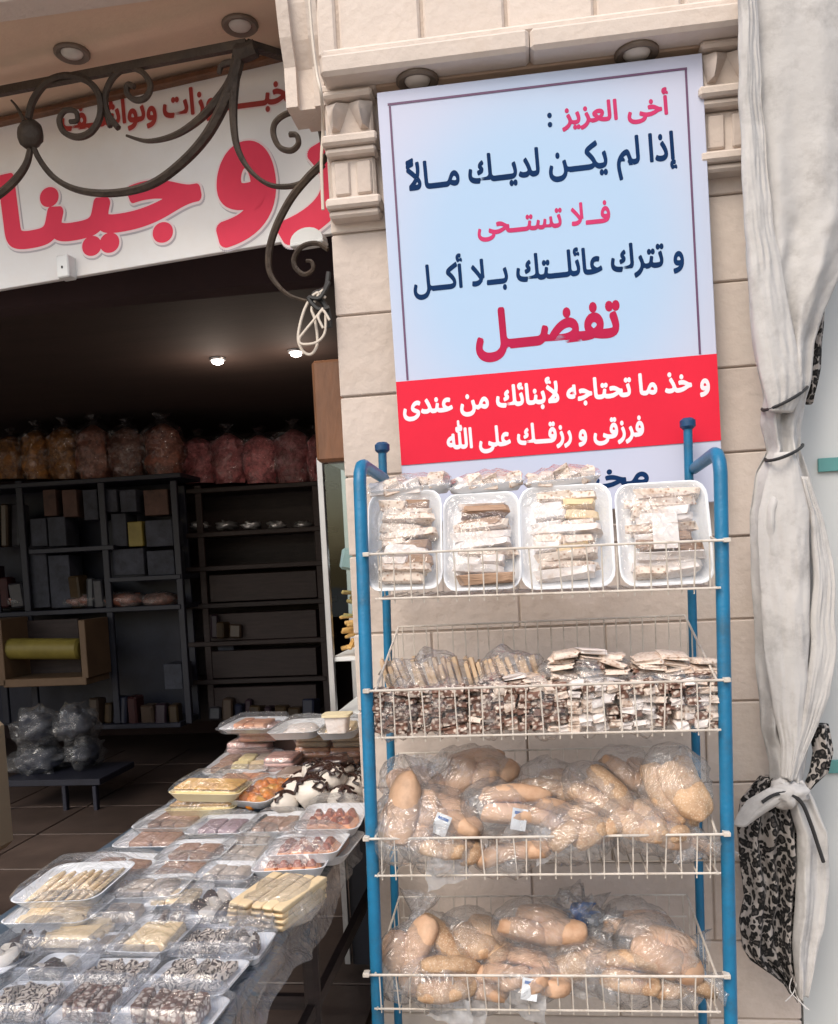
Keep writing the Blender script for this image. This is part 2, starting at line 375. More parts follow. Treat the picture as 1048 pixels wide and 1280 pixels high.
# ------------------------------------------------------------------ Arabic lettering
FORMS = {'ا': (0xFE8D, 0xFE8E, 0, 0), 'أ': (0xFE83, 0xFE84, 0, 0), 'إ': (0xFE87, 0xFE88, 0, 0)}
for ch, base, four in (('ب', 0xFE8F, 1), ('ت', 0xFE95, 1), ('ج', 0xFE9D, 1), ('ح', 0xFEA1, 1), ('خ', 0xFEA5, 1), ('د', 0xFEA9, 0), ('ذ', 0xFEAB, 0),
                       ('ر', 0xFEAD, 0), ('ز', 0xFEAF, 0), ('س', 0xFEB1, 1), ('ش', 0xFEB5, 1), ('ص', 0xFEB9, 1), ('ض', 0xFEBD, 1), ('ع', 0xFEC9, 1),
                       ('ف', 0xFED1, 1), ('ق', 0xFED5, 1), ('ك', 0xFED9, 1), ('ل', 0xFEDD, 1), ('م', 0xFEE1, 1), ('ن', 0xFEE5, 1), ('ه', 0xFEE9, 1),
                       ('و', 0xFEED, 0), ('ى', 0xFEEF, 0), ('ي', 0xFEF1, 1), ('ئ', 0xFE89, 1), ('\ufefb', 0xFEFB, 0), ('\ufef7', 0xFEF7, 0)):
    FORMS[ch] = (base, base + 1, base + 2, base + 3) if four else (base, base + 1, 0, 0)
FORMS['ـ'] = (0x640,) * 4
def shape(s):
    s = s.replace('لا', '\ufefb').replace('لأ', '\ufef7')
    out = []
    for i, c in enumerate(s):
        if c not in FORMS: out.append(c); continue
        f = FORMS[c]
        p = i > 0 and s[i - 1] in FORMS and FORMS[s[i - 1]][2] != 0
        n = i + 1 < len(s) and s[i + 1] in FORMS and f[2] != 0
        out.append(chr(f[3 if p and n else 2 if n else 1 if p else 0]))
    return ''.join(reversed(out))
def glyphs(body):
    cu = bpy.data.curves.new('lettering', 'FONT'); cu.body = body; cu.resolution_u = 4
    o = bpy.data.objects.new('lettering', cu); COL.objects.link(o)
    dg = bpy.context.evaluated_depsgraph_get(); dg.update()
    me = o.evaluated_get(dg).to_mesh()
    v = [tuple(x.co) for x in me.vertices]; f = [tuple(p.vertices) for p in me.polygons]
    # neighbouring letters overlap a little: number the separate pieces so that each can lie on its own level
    pa = list(range(len(v)))
    def root(i):
        while pa[i] != i: pa[i] = pa[pa[i]]; i = pa[i]
        return i
    for q in f:
        for k in q[1:]: pa[root(k)] = root(q[0])
    ids = {}
    v = [(p[0], p[1], ids.setdefault(root(i), len(ids)) % 4) for i, p in enumerate(v)]
    o.evaluated_get(dg).to_mesh_clear(); bpy.data.objects.remove(o); bpy.data.curves.remove(cu)
    return v, f
ALEF = max(v[1] for v in glyphs(shape('ا'))[0])
def lettering(text, parent, m, pr, pl, tall, nib=(.030, .045), y=-.0002, name='word', extra=None, ey=0, gap=.26, mats=None, bold=None):
    """words written right to left between the right baseline point pr and the left one pl (local x,z), letters `tall` high"""
    words = text.split(' '); gl = []; total = 0
    for w in words:
        v, f = glyphs(shape(w)); x0 = min(p[0] for p in v); x1 = max(p[0] for p in v); gl.append((v, f, x0, x1)); total += x1 - x0
    total += gap * (len(words) - 1)
    L = pr[0] - pl[0]; sx = L / total; sz = tall / ALEF; sl = (pr[1] - pl[1]) / L; cur = pr[0]
    for gi, (v, f, x0, x1) in enumerate(gl):
        wl = cur - (x1 - x0) * sx
        def copies(mb, na, nb, y0, kk=12):
            lay = 0
            offs = [(0, 0)] + [(cos(2 * pi * k / kk) * na, sin(2 * pi * k / kk) * nb) for k in range(kk)] + [(cos(2 * pi * k / 6) * na * .5, sin(2 * pi * k / 6) * nb * .5) for k in range(6)]
            for (dx, dz) in offs:
                vs = []
                for p in v:
                    X = wl + (p[0] - x0) * sx + dx * sz; Z = pl[1] + (X - pl[0]) * sl + p[1] * sz + dz * sz
                    vs.append((X, y0 - lay * .00002 - p[2] * .000005, Z))
                mb.add(vs, f); lay += 1
        if extra:
            for (mm, na, nb, yy, dx, dz) in extra:
                b = MB(); copies(b, na, nb, yy); b.v = [(p[0] + dx, p[1], p[2] + dz) for p in b.v]
                b.build('letter_outline', mm, parent)
        b = MB(); copies(b, nib[0], nib[1], y); b.build(name, (mats or {}).get(gi, m), parent)
        cur = wl - gap * sx

# ================================================================== SETTING
b = MB(); b.box((0, -10.15, -.1), (60, 20, .2)); b.build('pavement', M['paver'], kind='structure')
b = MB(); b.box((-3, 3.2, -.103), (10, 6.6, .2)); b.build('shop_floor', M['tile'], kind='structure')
# floor tiles seen through the doorway
fl = bpy.data.objects['shop_floor']
tile_me = None
b = MB(); b.box((0, 0, 0), (.588, .588, .01), ch=.004); tile_me = b.mesh('floor_tile', M['tile'])
for i in range(-4, 6):
    for j in range(8):
        put('floor_tile', tile_me, fl, (-3.3 + i * .6, .35 + j * .6, .003 + rng.uniform(0, .001)))
# street side far behind the viewer stays open: the road beyond the pavement
b = MB(); b.box((0, -45, -.35), (160, 50, .2)); b.build('road', mat('asphalt', (.05, .05, .05), .9, .2, 4, .3, 60), kind='structure')

# shop room
SH_Y1 = 5.6; CZ = 2.78
b = MB()
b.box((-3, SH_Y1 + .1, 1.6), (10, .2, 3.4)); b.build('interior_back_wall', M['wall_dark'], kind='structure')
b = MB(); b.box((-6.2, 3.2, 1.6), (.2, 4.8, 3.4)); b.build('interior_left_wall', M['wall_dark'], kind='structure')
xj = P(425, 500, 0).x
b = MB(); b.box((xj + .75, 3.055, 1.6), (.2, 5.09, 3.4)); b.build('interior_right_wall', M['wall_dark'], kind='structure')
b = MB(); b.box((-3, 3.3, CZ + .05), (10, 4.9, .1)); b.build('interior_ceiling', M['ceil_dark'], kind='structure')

# ceiling spots inside
for (x, y, lab) in ((272, 450, 'small lit ceiling spot deep inside the shop, left one above the snack bags'), (370, 440, 'small lit ceiling spot inside the shop close to the hanging white cable loops')):
    p = Pz(x, y, CZ - .012)
    t = thing('ceiling_spot', lab, 'ceiling light', p, group='ceiling spots inside the shop')
    q = MB(); q.loft([[(cos(a * pi / 8) * r, sin(a * pi / 8) * r, z) for a in range(16)] for r, z in ((.05, .008), (.046, -.004), (.034, -.004))], T=None); q.build('trim_ring', M['alu'], t, True)
    q = MB(); q.loft([[(cos(a * pi / 8) * r, sin(a * pi / 8) * r, z) for a in range(16)] for r, z in ((.034, -.005), (.032, -.018), (.015, -.026))]); q.build('bulb', M['lamp_in'], t, True)
    ld = bpy.data.lights.new('ceiling_spot_light', 'POINT'); ld.energy = 3.0; ld.color = (1, .82, .68); ld.shadow_soft_size = .05
    lo = bpy.data.objects.new('ceiling_spot_light', ld); COL.objects.link(lo); lo.location = p + Vector((0, 0, -.22))

# ------------------------------------------------------------------ stone pillar
XR = P(990, 700, 0).x
t_pil = thing('stone_pillar', 'beige stone block pillar behind the banner and the blue rack', 'pillar', (0, 0, 0))
XL = xj; ZL = P(660, 83, -.055).z
b = MB(); b.box(((XL + XR) / 2, .2545, ZL / 2), (XR - XL - .02, .5, ZL)); b.build('core', M['mortar'], t_pil)
z = 1.955 - .213 * 9; row = 0
while z < ZL - .02:
    z0 = max(z, 0.0); z1 = min(z + .213, ZL)
    if z1 - z0 > .03:
        off = .0 if row % 2 else .24; xs = [XL]; x = XL + (.46 if row % 2 == 0 else .22)
        while x < XR - .08: xs.append(x + rng.uniform(-.015, .015)); x += .46
        xs.append(XR)
        for a, c in zip(xs[:-1], xs[1:]):
            q = MB(); dep = rng.uniform(.0, .006)
            q.box(((a + c) / 2, 0.03 - dep / 2, (z0 + z1) / 2), (c - a - .0045, .06 + dep, z1 - z0 - .0045), ch=.003)
            q.build('stone_block', M['stone'] if rng.random() < .5 else M['stone_pale'], t_pil)
    z += .213; row += 1

# carved capitals either side of the banner
def capital(xa, xb, y_top, y_bot, xc):
    """xa..xb world x; z from pixels at the wall face"""
    zt = P(xc, y_top, -.04).z; zb = P(xc, y_bot, -.04).z; h = zt - zb; w = xb - xa; cx = (xa + xb) / 2
    def bx(z0, z1, out, inset=0, m='stone_pale', ch=.006):
        q = MB(); q.box((cx, -out / 2, zb + h * (z0 + z1) / 2), (w - inset * 2, out, h * (z1 - z0)), ch=ch); return q.build('capital_moulding', M[m], t_pil)
    bx(.93, 1.0, .055); bx(.87, .925, .072, .008); bx(.60, .868, .045, .012)
    bx(.52, .597, .075, .0); bx(.46, .517, .06, .006)
    bx(.14, .457, .035, .014); bx(.06, .137, .065, .0); bx(0, .057, .05, .005)
    # carved leaf with two drooping lobes
    for k in (-1, 1):
        q = MB(); rings = []
        for i in range(7):
            u = i / 6; zz = zb + h * (.85 - .2 * u); o = .046 + .035 * sin(pi * u * .8) ; ww = w * .2 * (1 - u * .75) + .004
            xx = cx + k * w * (.2 + .06 * u)
            rings.append([(xx - ww, -.045, zz), (xx, -o - .012, zz), (xx + ww, -.045, zz), (xx, -.03, zz)])
        q.loft(rings); q.build('carved_leaf', M['stone'], t_pil, True)
    # sunk panels
    for k in (-1, 1):
        q = MB(); q.box((cx + k * w * .2, -.036, zb + h * .3), (w * .28, .012, h * .25), ch=.004); q.build('carved_panel', M['stone'], t_pil)
capital(XL + .004, P(474, 180, -.04).x, 105, 272, 440)
capital(P(872, 150, -.04).x, P(950, 150, -.04).x, 42, 215, 905)

# cornice: underside slab, front ledge, panels above, with a curved console on its left end
t_cor = thing('stone_cornice', 'projecting stone cornice with upright panels above the banner', 'cornice')
CX0 = P(400, 60, -.1).x
q = MB(); q.box(((CX0 + XR) / 2, .10, ZL + .03), (XR - CX0, .288, .055), ch=.003); q.build('soffit_slab', M['plaster'], t_cor)
x = CX0
k = 0
while x < XR:
    x2 = min(x + .52, XR)
    q = MB(); q.box(((x + x2) / 2, -.086, ZL + .028), (x2 - x - .002, .08, .052), ch=.009); q.build('ledge_stone', M['stone_pale'], t_cor); x = x2
q = MB(); q.box(((CX0 + XR) / 2, -.05, ZL + .068), (XR - CX0, .10, .024), ch=.008); q.build('ledge_fillet', M['stone_pale'], t_cor)
q = MB(); q.box(((CX0 + XR) / 2, .0485, ZL + .5), (XR - CX0 - .02, .2, .8)); q.build('upper_core', M['mortar'], t_cor)
for (a, c) in ((400, 424), (427, 528), (531, 632), (635, 742), (745, 850), (853, 960)):
    xa = P(a, 40, -.02).x; xb = P(c, 40, -.02).x
    q = MB(); q.box(((xa + xb) / 2, -.03, ZL + .49), (xb - xa - .003, .06, .81), ch=.006); q.build('panel_stone', M['stone_pale'], t_cor)
# console block at left of the cornice
q = MB()
prof = [(0, .0), (.0, .10), (-.03, .16), (-.05, .24), (-.05, .34), (-.02, .42), (-.06, .5), (-.06, .9), (.12, .9), (.12, 0)]
xa = P(352, 30, -.02).x; xb = P(402, 60, -.02).x
n_ = 5
for (u0, u1, dz) in ((0, .3, .02), (.3, .72, 0), (.72, 1.0, .012)):
    q = MB(); q.loft([[(xa + (xb - xa) * u, p[0] - dz, ZL - .01 + p[1]) for p in prof] for u in (u0, u1)]); q.build('console_stone', M['stone_pale'], t_cor)

# recessed lights over the banner
def downlight(p, lab, lit):
    t = thing('recessed_downlight', lab, 'downlight', p, group='round downlights in the soffits')
    C16 = [(cos(a * pi / 10), sin(a * pi / 10)) for a in range(20)]
    q = MB(); q.loft([[(x * r, y * r, z) for x, y in C16] for r, z in ((.054, .0), (.054, -.006), (.049, -.011), (.041, -.010), (.032, -.003))], c0=False, c1=False); q.build('trim_ring', M['bronze'], t, True)
    q = MB(); q.loft([[(x * r, y * r, z) for x, y in C16] for r, z in ((.034, -.002), (.030, -.008), (.016, -.013))]); q.build('lens', M['lens_pale'], t, True)
zs = ZL - .0005
for (x, y, lab) in ((522, 101, 'dark round downlight above the left end of the banner'), (796, 64, 'dark round downlight above the right end of the banner')):
    p = P(x, y, -.055); downlight((p.x, -.055, ZL + .0015), lab, False)

# ------------------------------------------------------------------ canopy over the shop entrance
SZ = 3.12
d1 = Pz(0, 20, SZ); d2 = Pz(190, -3, SZ)
q = MB(); q.box((-2.0, .6, SZ + .05), (2 * (-2.0 - XL) * -1, .98, .1)); o = q.build('entrance_soffit', M['plaster'], kind='structure')
q = MB(); q.box((-2.0, .07, SZ + .17), (2 * (2.0 + XL), .1, .36), ch=.01); q.build('canopy_fascia', M['stone_pale'], label='beige stone fascia band over the shop entrance', cat='fascia')
for (x, y, lab) in ((90, 65, 'round downlight in the entrance soffit over the left scroll'), (300, 30, 'round downlight in the soffit by the corner of the iron bracket')):
    p = Pz(x, y, SZ - .001); downlight(p, lab, True)

# ------------------------------------------------------------------ shop sign
A = P(405, 293, .42)
SY = R(-9.1)
SM = Matrix.Translation(A) @ Matrix.Rotation(SY, 4, 'Z')
t_sign = thing('shop_sign', 'white shop sign with big red Arabic letters above the doorway', 'sign', A, (0, 0, SY))
def sl_(x, y): p = on_plane(x, y, SM); return (p.x, p.z)
zb = (sl_(0, 362)[1] + sl_(405, 293)[1]) / 2
top = SZ - A.z - .012
q = MB(); q.box((-1.1, .01, (zb + top) / 2), (2.6, .02, top - zb), ch=.002); q.build('sign_board', M['sign_white'], t_sign)
q = MB(); q.box((-1.1, -.012, top - .012), (2.6, .03, .02), ch=.004); q.build('top_rail', M['wood_orange'], t_sign)
# panel seams of the vinyl and a small switch box
ex = [(M['shadow_print'], .062, .062, -.0008, .006, -.008), (M['sign_edge'], .06, .06, -.0018, 0, 0)]
def letter_box(text, parent, m, x0, x1, yt, yb, nib, y, extra):
    """one connected letter group fitted to its own rectangle (pixel extents measured on the sign)"""
    v, f = glyphs(shape(text)); gx0 = min(p[0] for p in v); gx1 = max(p[0] for p in v); gy0 = min(p[1] for p in v); gy1 = max(p[1] for p in v)
    xm = (x0 + x1) / 2; ym = (yt + yb) / 2
    X0 = sl_(x0, ym + (xm - x0) * .17)[0]; X1 = sl_(x1, ym - (x1 - xm) * .17)[0]; Z1 = sl_(xm, yt)[1]; Z0 = sl_(xm, yb)[1]
    def go(nx, nz, yy, mm, name, dx=0, dz=0):
        b = MB(); lay = 0
        for rr_ in (0, .5, 1):
            for k in range(1 if rr_ == 0 else 28):
                ox = cos(2 * pi * k / 28) * nx * rr_; oz = sin(2 * pi * k / 28) * nz * rr_
                b.add([(X0 + nib[0] + (p[0] - gx0) / (gx1 - gx0) * (X1 - X0 - 2 * nib[0]) + ox + dx, yy - lay * .00001 - p[2] * .0000025, Z0 + nib[1] + (p[1] - gy0) / (gy1 - gy0) * (Z1 - Z0 - 2 * nib[1]) + oz + dz) for p in v], f); lay += 1
        b.build(name, mm, parent)
    go(nib[0], nib[1], y, m, 'word')
    for (mm, g, yy, dx, dz) in extra: go(nib[0] + g, nib[1] + g, yy, mm, 'letter_outline', dx, dz)
ex = [(M['shadow_print'], .008, -.0004, .004, -.006), (M['sign_edge'], .007, -.0011, .001, -.001)]
letter_box('ر', t_sign, M['sign_red'], 344, 440, 176, 302, (.025, .022), -.0018, ex)
letter_box('و', t_sign, M['sign_red'], 268, 346, 176, 306, (.025, .022), -.0018, ex)
letter_box('جينا', t_sign, M['sign_red'], 2, 252, 192, 318, (.013, .017), -.0018, ex)
r1 = sl_(380, 124); l1 = sl_(78, 163)
lettering('مخبــــــوزات ونواشــف', t_sign, M['sign_small'], (r1[0], r1[1]), (l1[0], l1[1]), sl_(230, 118)[1] - sl_(230, 150)[1], nib=(.028, .035), y=-.0014, gap=.3,
          extra=[(M['sign_edge'], .05, .055, -.0006, .002, -.002)])
t = thing('switch_box', 'small white electrical box fixed at the lower edge of the sign', 'switch box', SM @ Vector((sl_(88, 337)[0], -.03, sl_(88, 337)[1])), (0, 0, SY))
q = MB(); q.box((0, .01, 0), (.048, .045, .075), ch=.004); q.build('casing', M['white_paint'], t)
q = MB(); q.box((.0, -.0135, -.004), (.006, .004, .008), ch=.001); q.build('button', M['strap'], t)
q = MB(); q.box((-1.1, .5, (zb + top) / 2 + .02), (2.5, .78, .1)); 

# lintel behind the sign closes the gap to the ceiling
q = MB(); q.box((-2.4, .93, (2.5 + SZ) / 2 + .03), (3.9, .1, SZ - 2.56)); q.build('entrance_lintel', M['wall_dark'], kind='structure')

# wall lamp fitting at the lower right of the sign (white half-disc under the letters)
p = SM @ Vector((sl_(392, 308)[0], -.035, sl_(392, 308)[1]))
t = thing('white_wall_bracket', 'white rounded plastic housing tucked between the sign and the pillar', 'housing', p, (0, 0, SY))
q = MB(); q.loft([[(cos(a * pi / 12) * .055, y, sin(a * pi / 12) * .04) for a in range(13)] for y in (-.02, .02)]); q.build('cover', M['white_paint'], t)
q = MB(); q.box((0, -.0, -.006), (.112, .045, .012), ch=.003); q.build('base_plate', M['white_paint'], t)

# ------------------------------------------------------------------ wrought iron bracket
t_iron = thing('iron_scroll_bracket', 'dark wrought iron scrollwork hanging in front of the shop sign', 'ironwork', SM @ Vector((0, -.22, 0)), (0, 0, SY))
IM = Matrix.Translation(SM @ Vector((0, -.22, 0))) @ Matrix.Rotation(SY, 4, 'Z')
def ip(x, y, dy=0): p = on_plane(x, y, IM); return Vector((p.x, dy, p.z))
PXW = 2.15 / 1100
def bar(pts, w0, w1, wm=None, name='scroll_bar', dy=0, n=6):
    c = catmull([ip(x, y, dy) for x, y in pts], n); m = len(c)
    wm = wm or (w0 + w1) / 2
    rs = []
    for i in range(m):
        u = i / (m - 1); w = w0 + (wm - w0) * u * 2 if u < .5 else wm + (w1 - wm) * (u - .5) * 2
        rs.append(max(w, 1.5) * PXW * .5)
    q = MB(); q.tube(c, rs, 6, flat=(1.0, 1.0)); 
    return q.build(name, M['iron'], t_iron, True)
bar([(38, 168), (47, 195), (68, 222), (100, 238), (145, 241), (190, 230), (228, 203), (258, 170), (280, 130), (293, 95), (300, 62)], 8, 20, 13)
bar([(155, 167), (182, 174), (215, 167), (245, 148), (270, 122), (287, 98), (297, 70)], 4, 18, 12, dy=.012)
bar([(38, 150), (44, 128), (60, 106), (84, 97), (110, 102), (126, 120), (128, 146), (117, 166), (100, 173), (83, 167), (77, 152), (84, 140), (97, 141), (99, 152), (90, 154)], 12, 7, 11, dy=-.01)
bar([(148, 160), (134, 140), (132, 118), (142, 96), (160, 84), (178, 90), (188, 106), (183, 121), (170, 125), (159, 117), (160, 106), (168, 108)], 10, 9, 10)
bar([(128, 118), (132, 140), (138, 158)], 6, 9)
bar([(299, 62), (293, 110), (292, 150), (297, 185), (312, 212), (335, 230), (360, 233), (382, 226), (400, 206), (412, 190)], 16, 10, 7)
bar([(404, 182), (399, 158), (385, 143), (362, 141), (345, 152), (342, 168), (350, 184), (364, 188), (373, 180), (371, 169), (362, 168)], 8, 8, 9)
bar([(404, 204), (385, 222), (364, 248), (346, 282), (337, 312), (337, 338), (347, 356), (364, 370), (388, 377)], 12, 4, 11)
bar([(410, 312), (396, 304), (378, 308), (368, 322), (370, 335), (381, 343), (391, 337), (390, 327), (383, 326)], 7, 5, 8)
bar([(14, 125), (22, 135), (30, 151)], 3, 7)
bar([(38, 186), (33, 205), (20, 224), (0, 242), (-30, 262)], 10, 13, 13)
bar([(274, 92), (277, 82), (290, 78), (298, 84)], 7, 12)
bar([(320, 60), (305, 66), (296, 66)], 24, 26, 26)
p = ip(38, 168)
me = lump('rosette', M['iron'], .046, .028, .046, 3, .08); put('rosette', me, t_iron, p)
c0 = ip(-40, 122); c1 = ip(308, 55)
q = MB(); q.tube([c0 + Vector((0, 0, 0)), c1], .016, 4, flat=(1.1, .8)); q.build('top_bar', M['iron'], t_iron)
q = MB(); q.tube([c1, c1 + Vector((.16, .2, -.0))], .017, 4, flat=(1.1, .8), up=Vector((0, 0, 1))); q.build('return_bar', M['iron'], t_iron)

# ------------------------------------------------------------------ banner board
BC = Vector((.0647, -.08, 2.2266)); BR = Matrix.Rotation(.0317, 4, 'Z') @ Matrix.Rotation(-.0156, 4, 'X') @ Matrix.Rotation(-.0162, 4, 'Y')
BM = Matrix.Translation(BC) @ BR
bw, bh = .7977, .9335
t_ban = thing('hanging_banner', 'pale blue printed banner board with Arabic message and red band', 'banner', BC, BR.to_euler())
low = .15
q = MB(); q.box((0, .006, -low / 2), (bw, .008, bh + low), ch=.0015); q.build('panel', M['lavender'], t_ban)
def bp(x, y): p = on_plane(x, y, BM); return (p.x, p.z)
# red band
ya = bp(497, 480)[1]; yb = bp(898, 439)[1]; zr = (ya + yb) / 2; zb_ = -bh / 2
q = MB(); q.box((0, .0005, (zr + zb_) / 2), (bw - .001, .0012, zr - zb_)); q.build('red_band', M['red_print'], t_ban)
for (a, c) in (((486, 131), (858, 84)), ((486, 131), (511, 477)), ((858, 84), (875, 440))):
    A0 = bp(*a); C0 = bp(*c); q = MB()
    if abs(A0[0] - C0[0]) > .3: zz = (A0[1] + C0[1]) / 2; q.box(((A0[0] + C0[0]) / 2, .0012, zz), (abs(A0[0] - C0[0]) + .005, .001, .0055))
    else: xx = (A0[0] + C0[0]) / 2; q.box((xx, .0012, (A0[1] + zr) / 2), (.0052, .001, A0[1] - zr - .0056))
    q.build('border_line', M['line_print'], t_ban)
def line(text, xr, yr, xl, yl, hpx, m, **k):
    r = bp(xr, yr); l = bp(xl, yl); h = bp((xr + xl) / 2, (yr + yl) / 2 - hpx)[1] - bp((xr + xl) / 2, (yr + yl) / 2)[1]
    lettering(text, t_ban, m, r, l, h, y=(-.0004 if m is M['white_print'] else .0017), **k)
NB = (.02, .038)
line('أخى العزيز :', 836, 141, 686, 157, 24, M['rose_print'], nib=(.03, .045), mats={2: M['navy_print']}, gap=.42)
line('إذا لم يكــن لديــك مــالاً', 846, 197, 510, 237, 33, M['navy_print'], nib=NB, gap=.36)
line('فــلا تستــحى', 763, 276, 598, 293, 26, M['rose_print'], nib=(.02, .038), gap=.4)
line('و تترك عائلــتك بــلا أكــل', 855, 329, 518, 364, 31, M['navy_print'], nib=NB, gap=.36)
line('تفضــل', 775, 417, 597, 436, 46, M['crimson_print'], nib=(.03, .055))
line('و خذ ما تحتاجه لأبنائك من عندى', 887, 486, 505, 518, 25, M['white_print'], nib=(.026, .042), gap=.36)
line('فرزقى و رزقــك على \ufdf2', 805, 544, 560, 561, 24, M['white_print'], nib=(.026, .042), gap=.36)
line('مخبــز', 811, 603, 690, 616, 26, M['navy_print'], nib=(.026, .042))

# ------------------------------------------------------------------ right pale wall and drape
xw = P(1006, 600, .02).x
t = thing('pale_shutter_wall', 'pale grey green panel wall at the right edge with teal strips', 'wall', (0, 0, 0))
q = MB(); q.box((XR + .8 + .003, .06, 1.9), (1.6, .12, 3.8)); q.build('wall_sheet', M['pale_wall'], t)
for (y) in (582, 958):
    p0 = P(1022, y, 0); q = MB(); q.box((p0.x + .6, -.006, p0.z), (1.2, .008, .034), ch=.001); q.build('teal_strip', M['teal'], t)
tq = thing('upright_post', 'white upright post between drape and pillar at the right', 'post') if False else None

rows = [(-40, 924, 1075), (60, 925, 1075), (180, 928, 1075), (280, 932, 1072), (340, 935, 1052), (390, 938, 1030), (430, 942, 1018), (470, 948, 1014), (497, 955, 1008), (530, 952, 1004), (563, 960, 1000),
        (590, 946, 1010), (640, 938, 1026), (720, 940, 1034), (800, 944, 1036), (860, 948, 1030), (910, 952, 1014), (955, 962, 1006), (990, 964, 1000)]
def interp(rows, y):
    for a, b_ in zip(rows[:-1], rows[1:]):
        if a[0] <= y <= b_[0]:
            t_ = (y - a[0]) / (b_[0] - a[0]); t_ = t_ * t_ * (3 - 2 * t_) if 0 else t_
            return [a[i] + (b_[i] - a[i]) * t_ for i in range(1, len(a))]
    return list(rows[-1][1:]) if y > rows[-1][0] else list(rows[0][1:])
t_dr = thing('canvas_drape', 'off white canvas curtain gathered and tied, hanging at the right edge', 'curtain')
def drape(rows, Y0, thick, folds, seed, name, m, step=4, n=84, amp=1.0, par=None, fold_fn=None):
    calm = lambda y: min(1, max(.18, (y - 60) / 420)) if name == 'canvas_sheet' else 1
    q = MB(); rings = []; y = rows[0][0]; ys = []
    while y <= rows[-1][0]: ys.append(y); y += step
    if ys[-1] < rows[-1][0]: ys.append(rows[-1][0])
    for y in ys:
        xl, xr = interp(rows, y); a = P(xl, y, Y0); c = P(xr, y, Y0); wd = c.x - a.x
        ring = []
        for k in range(n):
            ang = 2 * pi * k / n; u = cos(ang); s_ = sin(ang)
            uu = (u + 1) / 2
            wav = sin(uu * folds * 2 * pi + seed + .9 * noise.noise(Vector((seed, y * .006, uu * 2)))) * .55 + noise.noise(Vector((uu * folds * 1.3 + seed, y * .004, 2))) * .9 + .35 * noise.noise(Vector((uu * 9, y * .022, seed)))
            cre = 1 if name in ('canvas_sheet', 'leopard_lining') else .12
            wav += cre * .30 * (1 - abs(noise.noise(Vector((uu * 5 + y * .008, y * .016, seed + 3)))) * 4) * min(1, max(.15, (y - 150) / 300))
            wav += cre * .22 * noise.noise(Vector((uu * 14, y * .05, seed)))
            f = 1 if s_ < 0 else .25
            yy = Y0 + thick * s_ * (.6 + .4 * min(1, wd / .25)) + wav * thick * .55 * amp * calm(y) * f * abs(s_) ** .5
            ring.append((a.x + wd * uu + .004 * noise.noise(Vector((y * .02, seed, 7))), yy, a.z + (c.z - a.z) * uu))
        rings.append(ring)
    q.loft(rings); return q.build(name, m, par or t_dr, 'all')
drape(rows, -.14, .05, 2.4, 1.2, 'canvas_sheet', M['canvas'])
# front fold that crosses diagonally from upper left to the first tie
rows2 = [(-40, 922, 945), (60, 923, 950), (180, 926, 957), (280, 931, 968), (360, 936, 982), (420, 942, 994), (470, 950, 1004), (497, 957, 1002), (515, 962, 992)]
drape(rows2, -.20, .022, .6, 4.0, 'front_fold', M['canvas'])
rows3 = [(566, 968, 992), (585, 962, 1000), (612, 955, 1006), (640, 948, 1012), (720, 950, 1012), (800, 955, 1012), (850, 961, 1010), (892, 968, 1004), (930, 975, 1000), (972, 978, 994)]
drape(rows3, -.185, .02, .5, 8.0, 'front_fold', M['canvas'])
rows3 = [(596, 1000, 1010), (640, 1012, 1028), (700, 1016, 1042), (800, 1014, 1047), (870, 1006, 1038), (905, 1000, 1024), (940, 992, 1008), (975, 985, 996)]
drape(rows3, -.19, .02, .7, 5.0, 'side_fold', M['canvas'])
# lower tail of canvas and the leopard lining
rows4 = [(975, 966, 1004), (1000, 985, 1018), (1040, 996, 1034), (1100, 994, 1036), (1160, 992, 1030), (1200, 992, 1020), (1245, 996, 1010)]
drape(rows4, -.17, .03, 1.2, 3.3, 'canvas_tail', M['canvas'])
rows5 = [(972, 950, 985), (1000, 926, 998), (1030, 921, 1004), (1080, 926, 1005), (1120, 930, 1003), (1150, 924, 1002), (1185, 928, 998), (1200, 938, 997), (1212, 956, 996), (1226, 978, 993), (1240, 986, 991)]
drape(rows5, -.135, .034, 3.6, 6.1, 'leopard_lining', M['leopard'], amp=2.0)
drape([(985, 962, 1000), (1000, 935, 985), (1015, 925, 960), (1032, 918, 936)], -.20, .016, .6, 2.3, 'knot_flap', M['canvas'])
drape([(380, 1022, 1030), (410, 1012, 1030), (460, 1008, 1026), (505, 1008, 1016)], -.10, .02, .8, 2.0, 'leopard_lining', M['leopard'])
drape([(905, 1010, 1036), (940, 1016, 1042), (965, 1012, 1036), (985, 1004, 1014)], -.15, .025, .8, 2.5, 'leopard_lining', M['leopard'])
for (y, xl, xr, dy, ya) in ((497, 953, 1010, -16, 0), (565, 957, 1004, -10, 0)):
    pts = []
    for k in range(25):
        a = 2 * pi * k / 24; u = cos(a); s_ = sin(a); xx = (xl + xr) / 2 + (xr - xl) / 2 * u; yy = y + dy * (u * .9) + (6 if s_ < 0 else 0) * -s_ * 1
        pts.append(P(xx, yy, -.14 + .085 * s_))
    q = MB(); q.tube(pts[:-1], .004, 6, closed=True); q.build('tie_cord', M['strap'], t_dr, True)
q = MB(); q.tube(catmull([P(x, y, -.215) for x, y in ((953, 1003), (968, 994), (985, 992), (1002, 1003), (1014, 1030), (1024, 1060), (1030, 1078))]), .0045, 6); q.build('tie_cord', M['strap'], t_dr, True)
me = lump('knot', M['canvas'], .045, .035, .03, 5, .5, 2.5, 18, 12); put('knot', me, t_dr, P(984, 992, -.19))
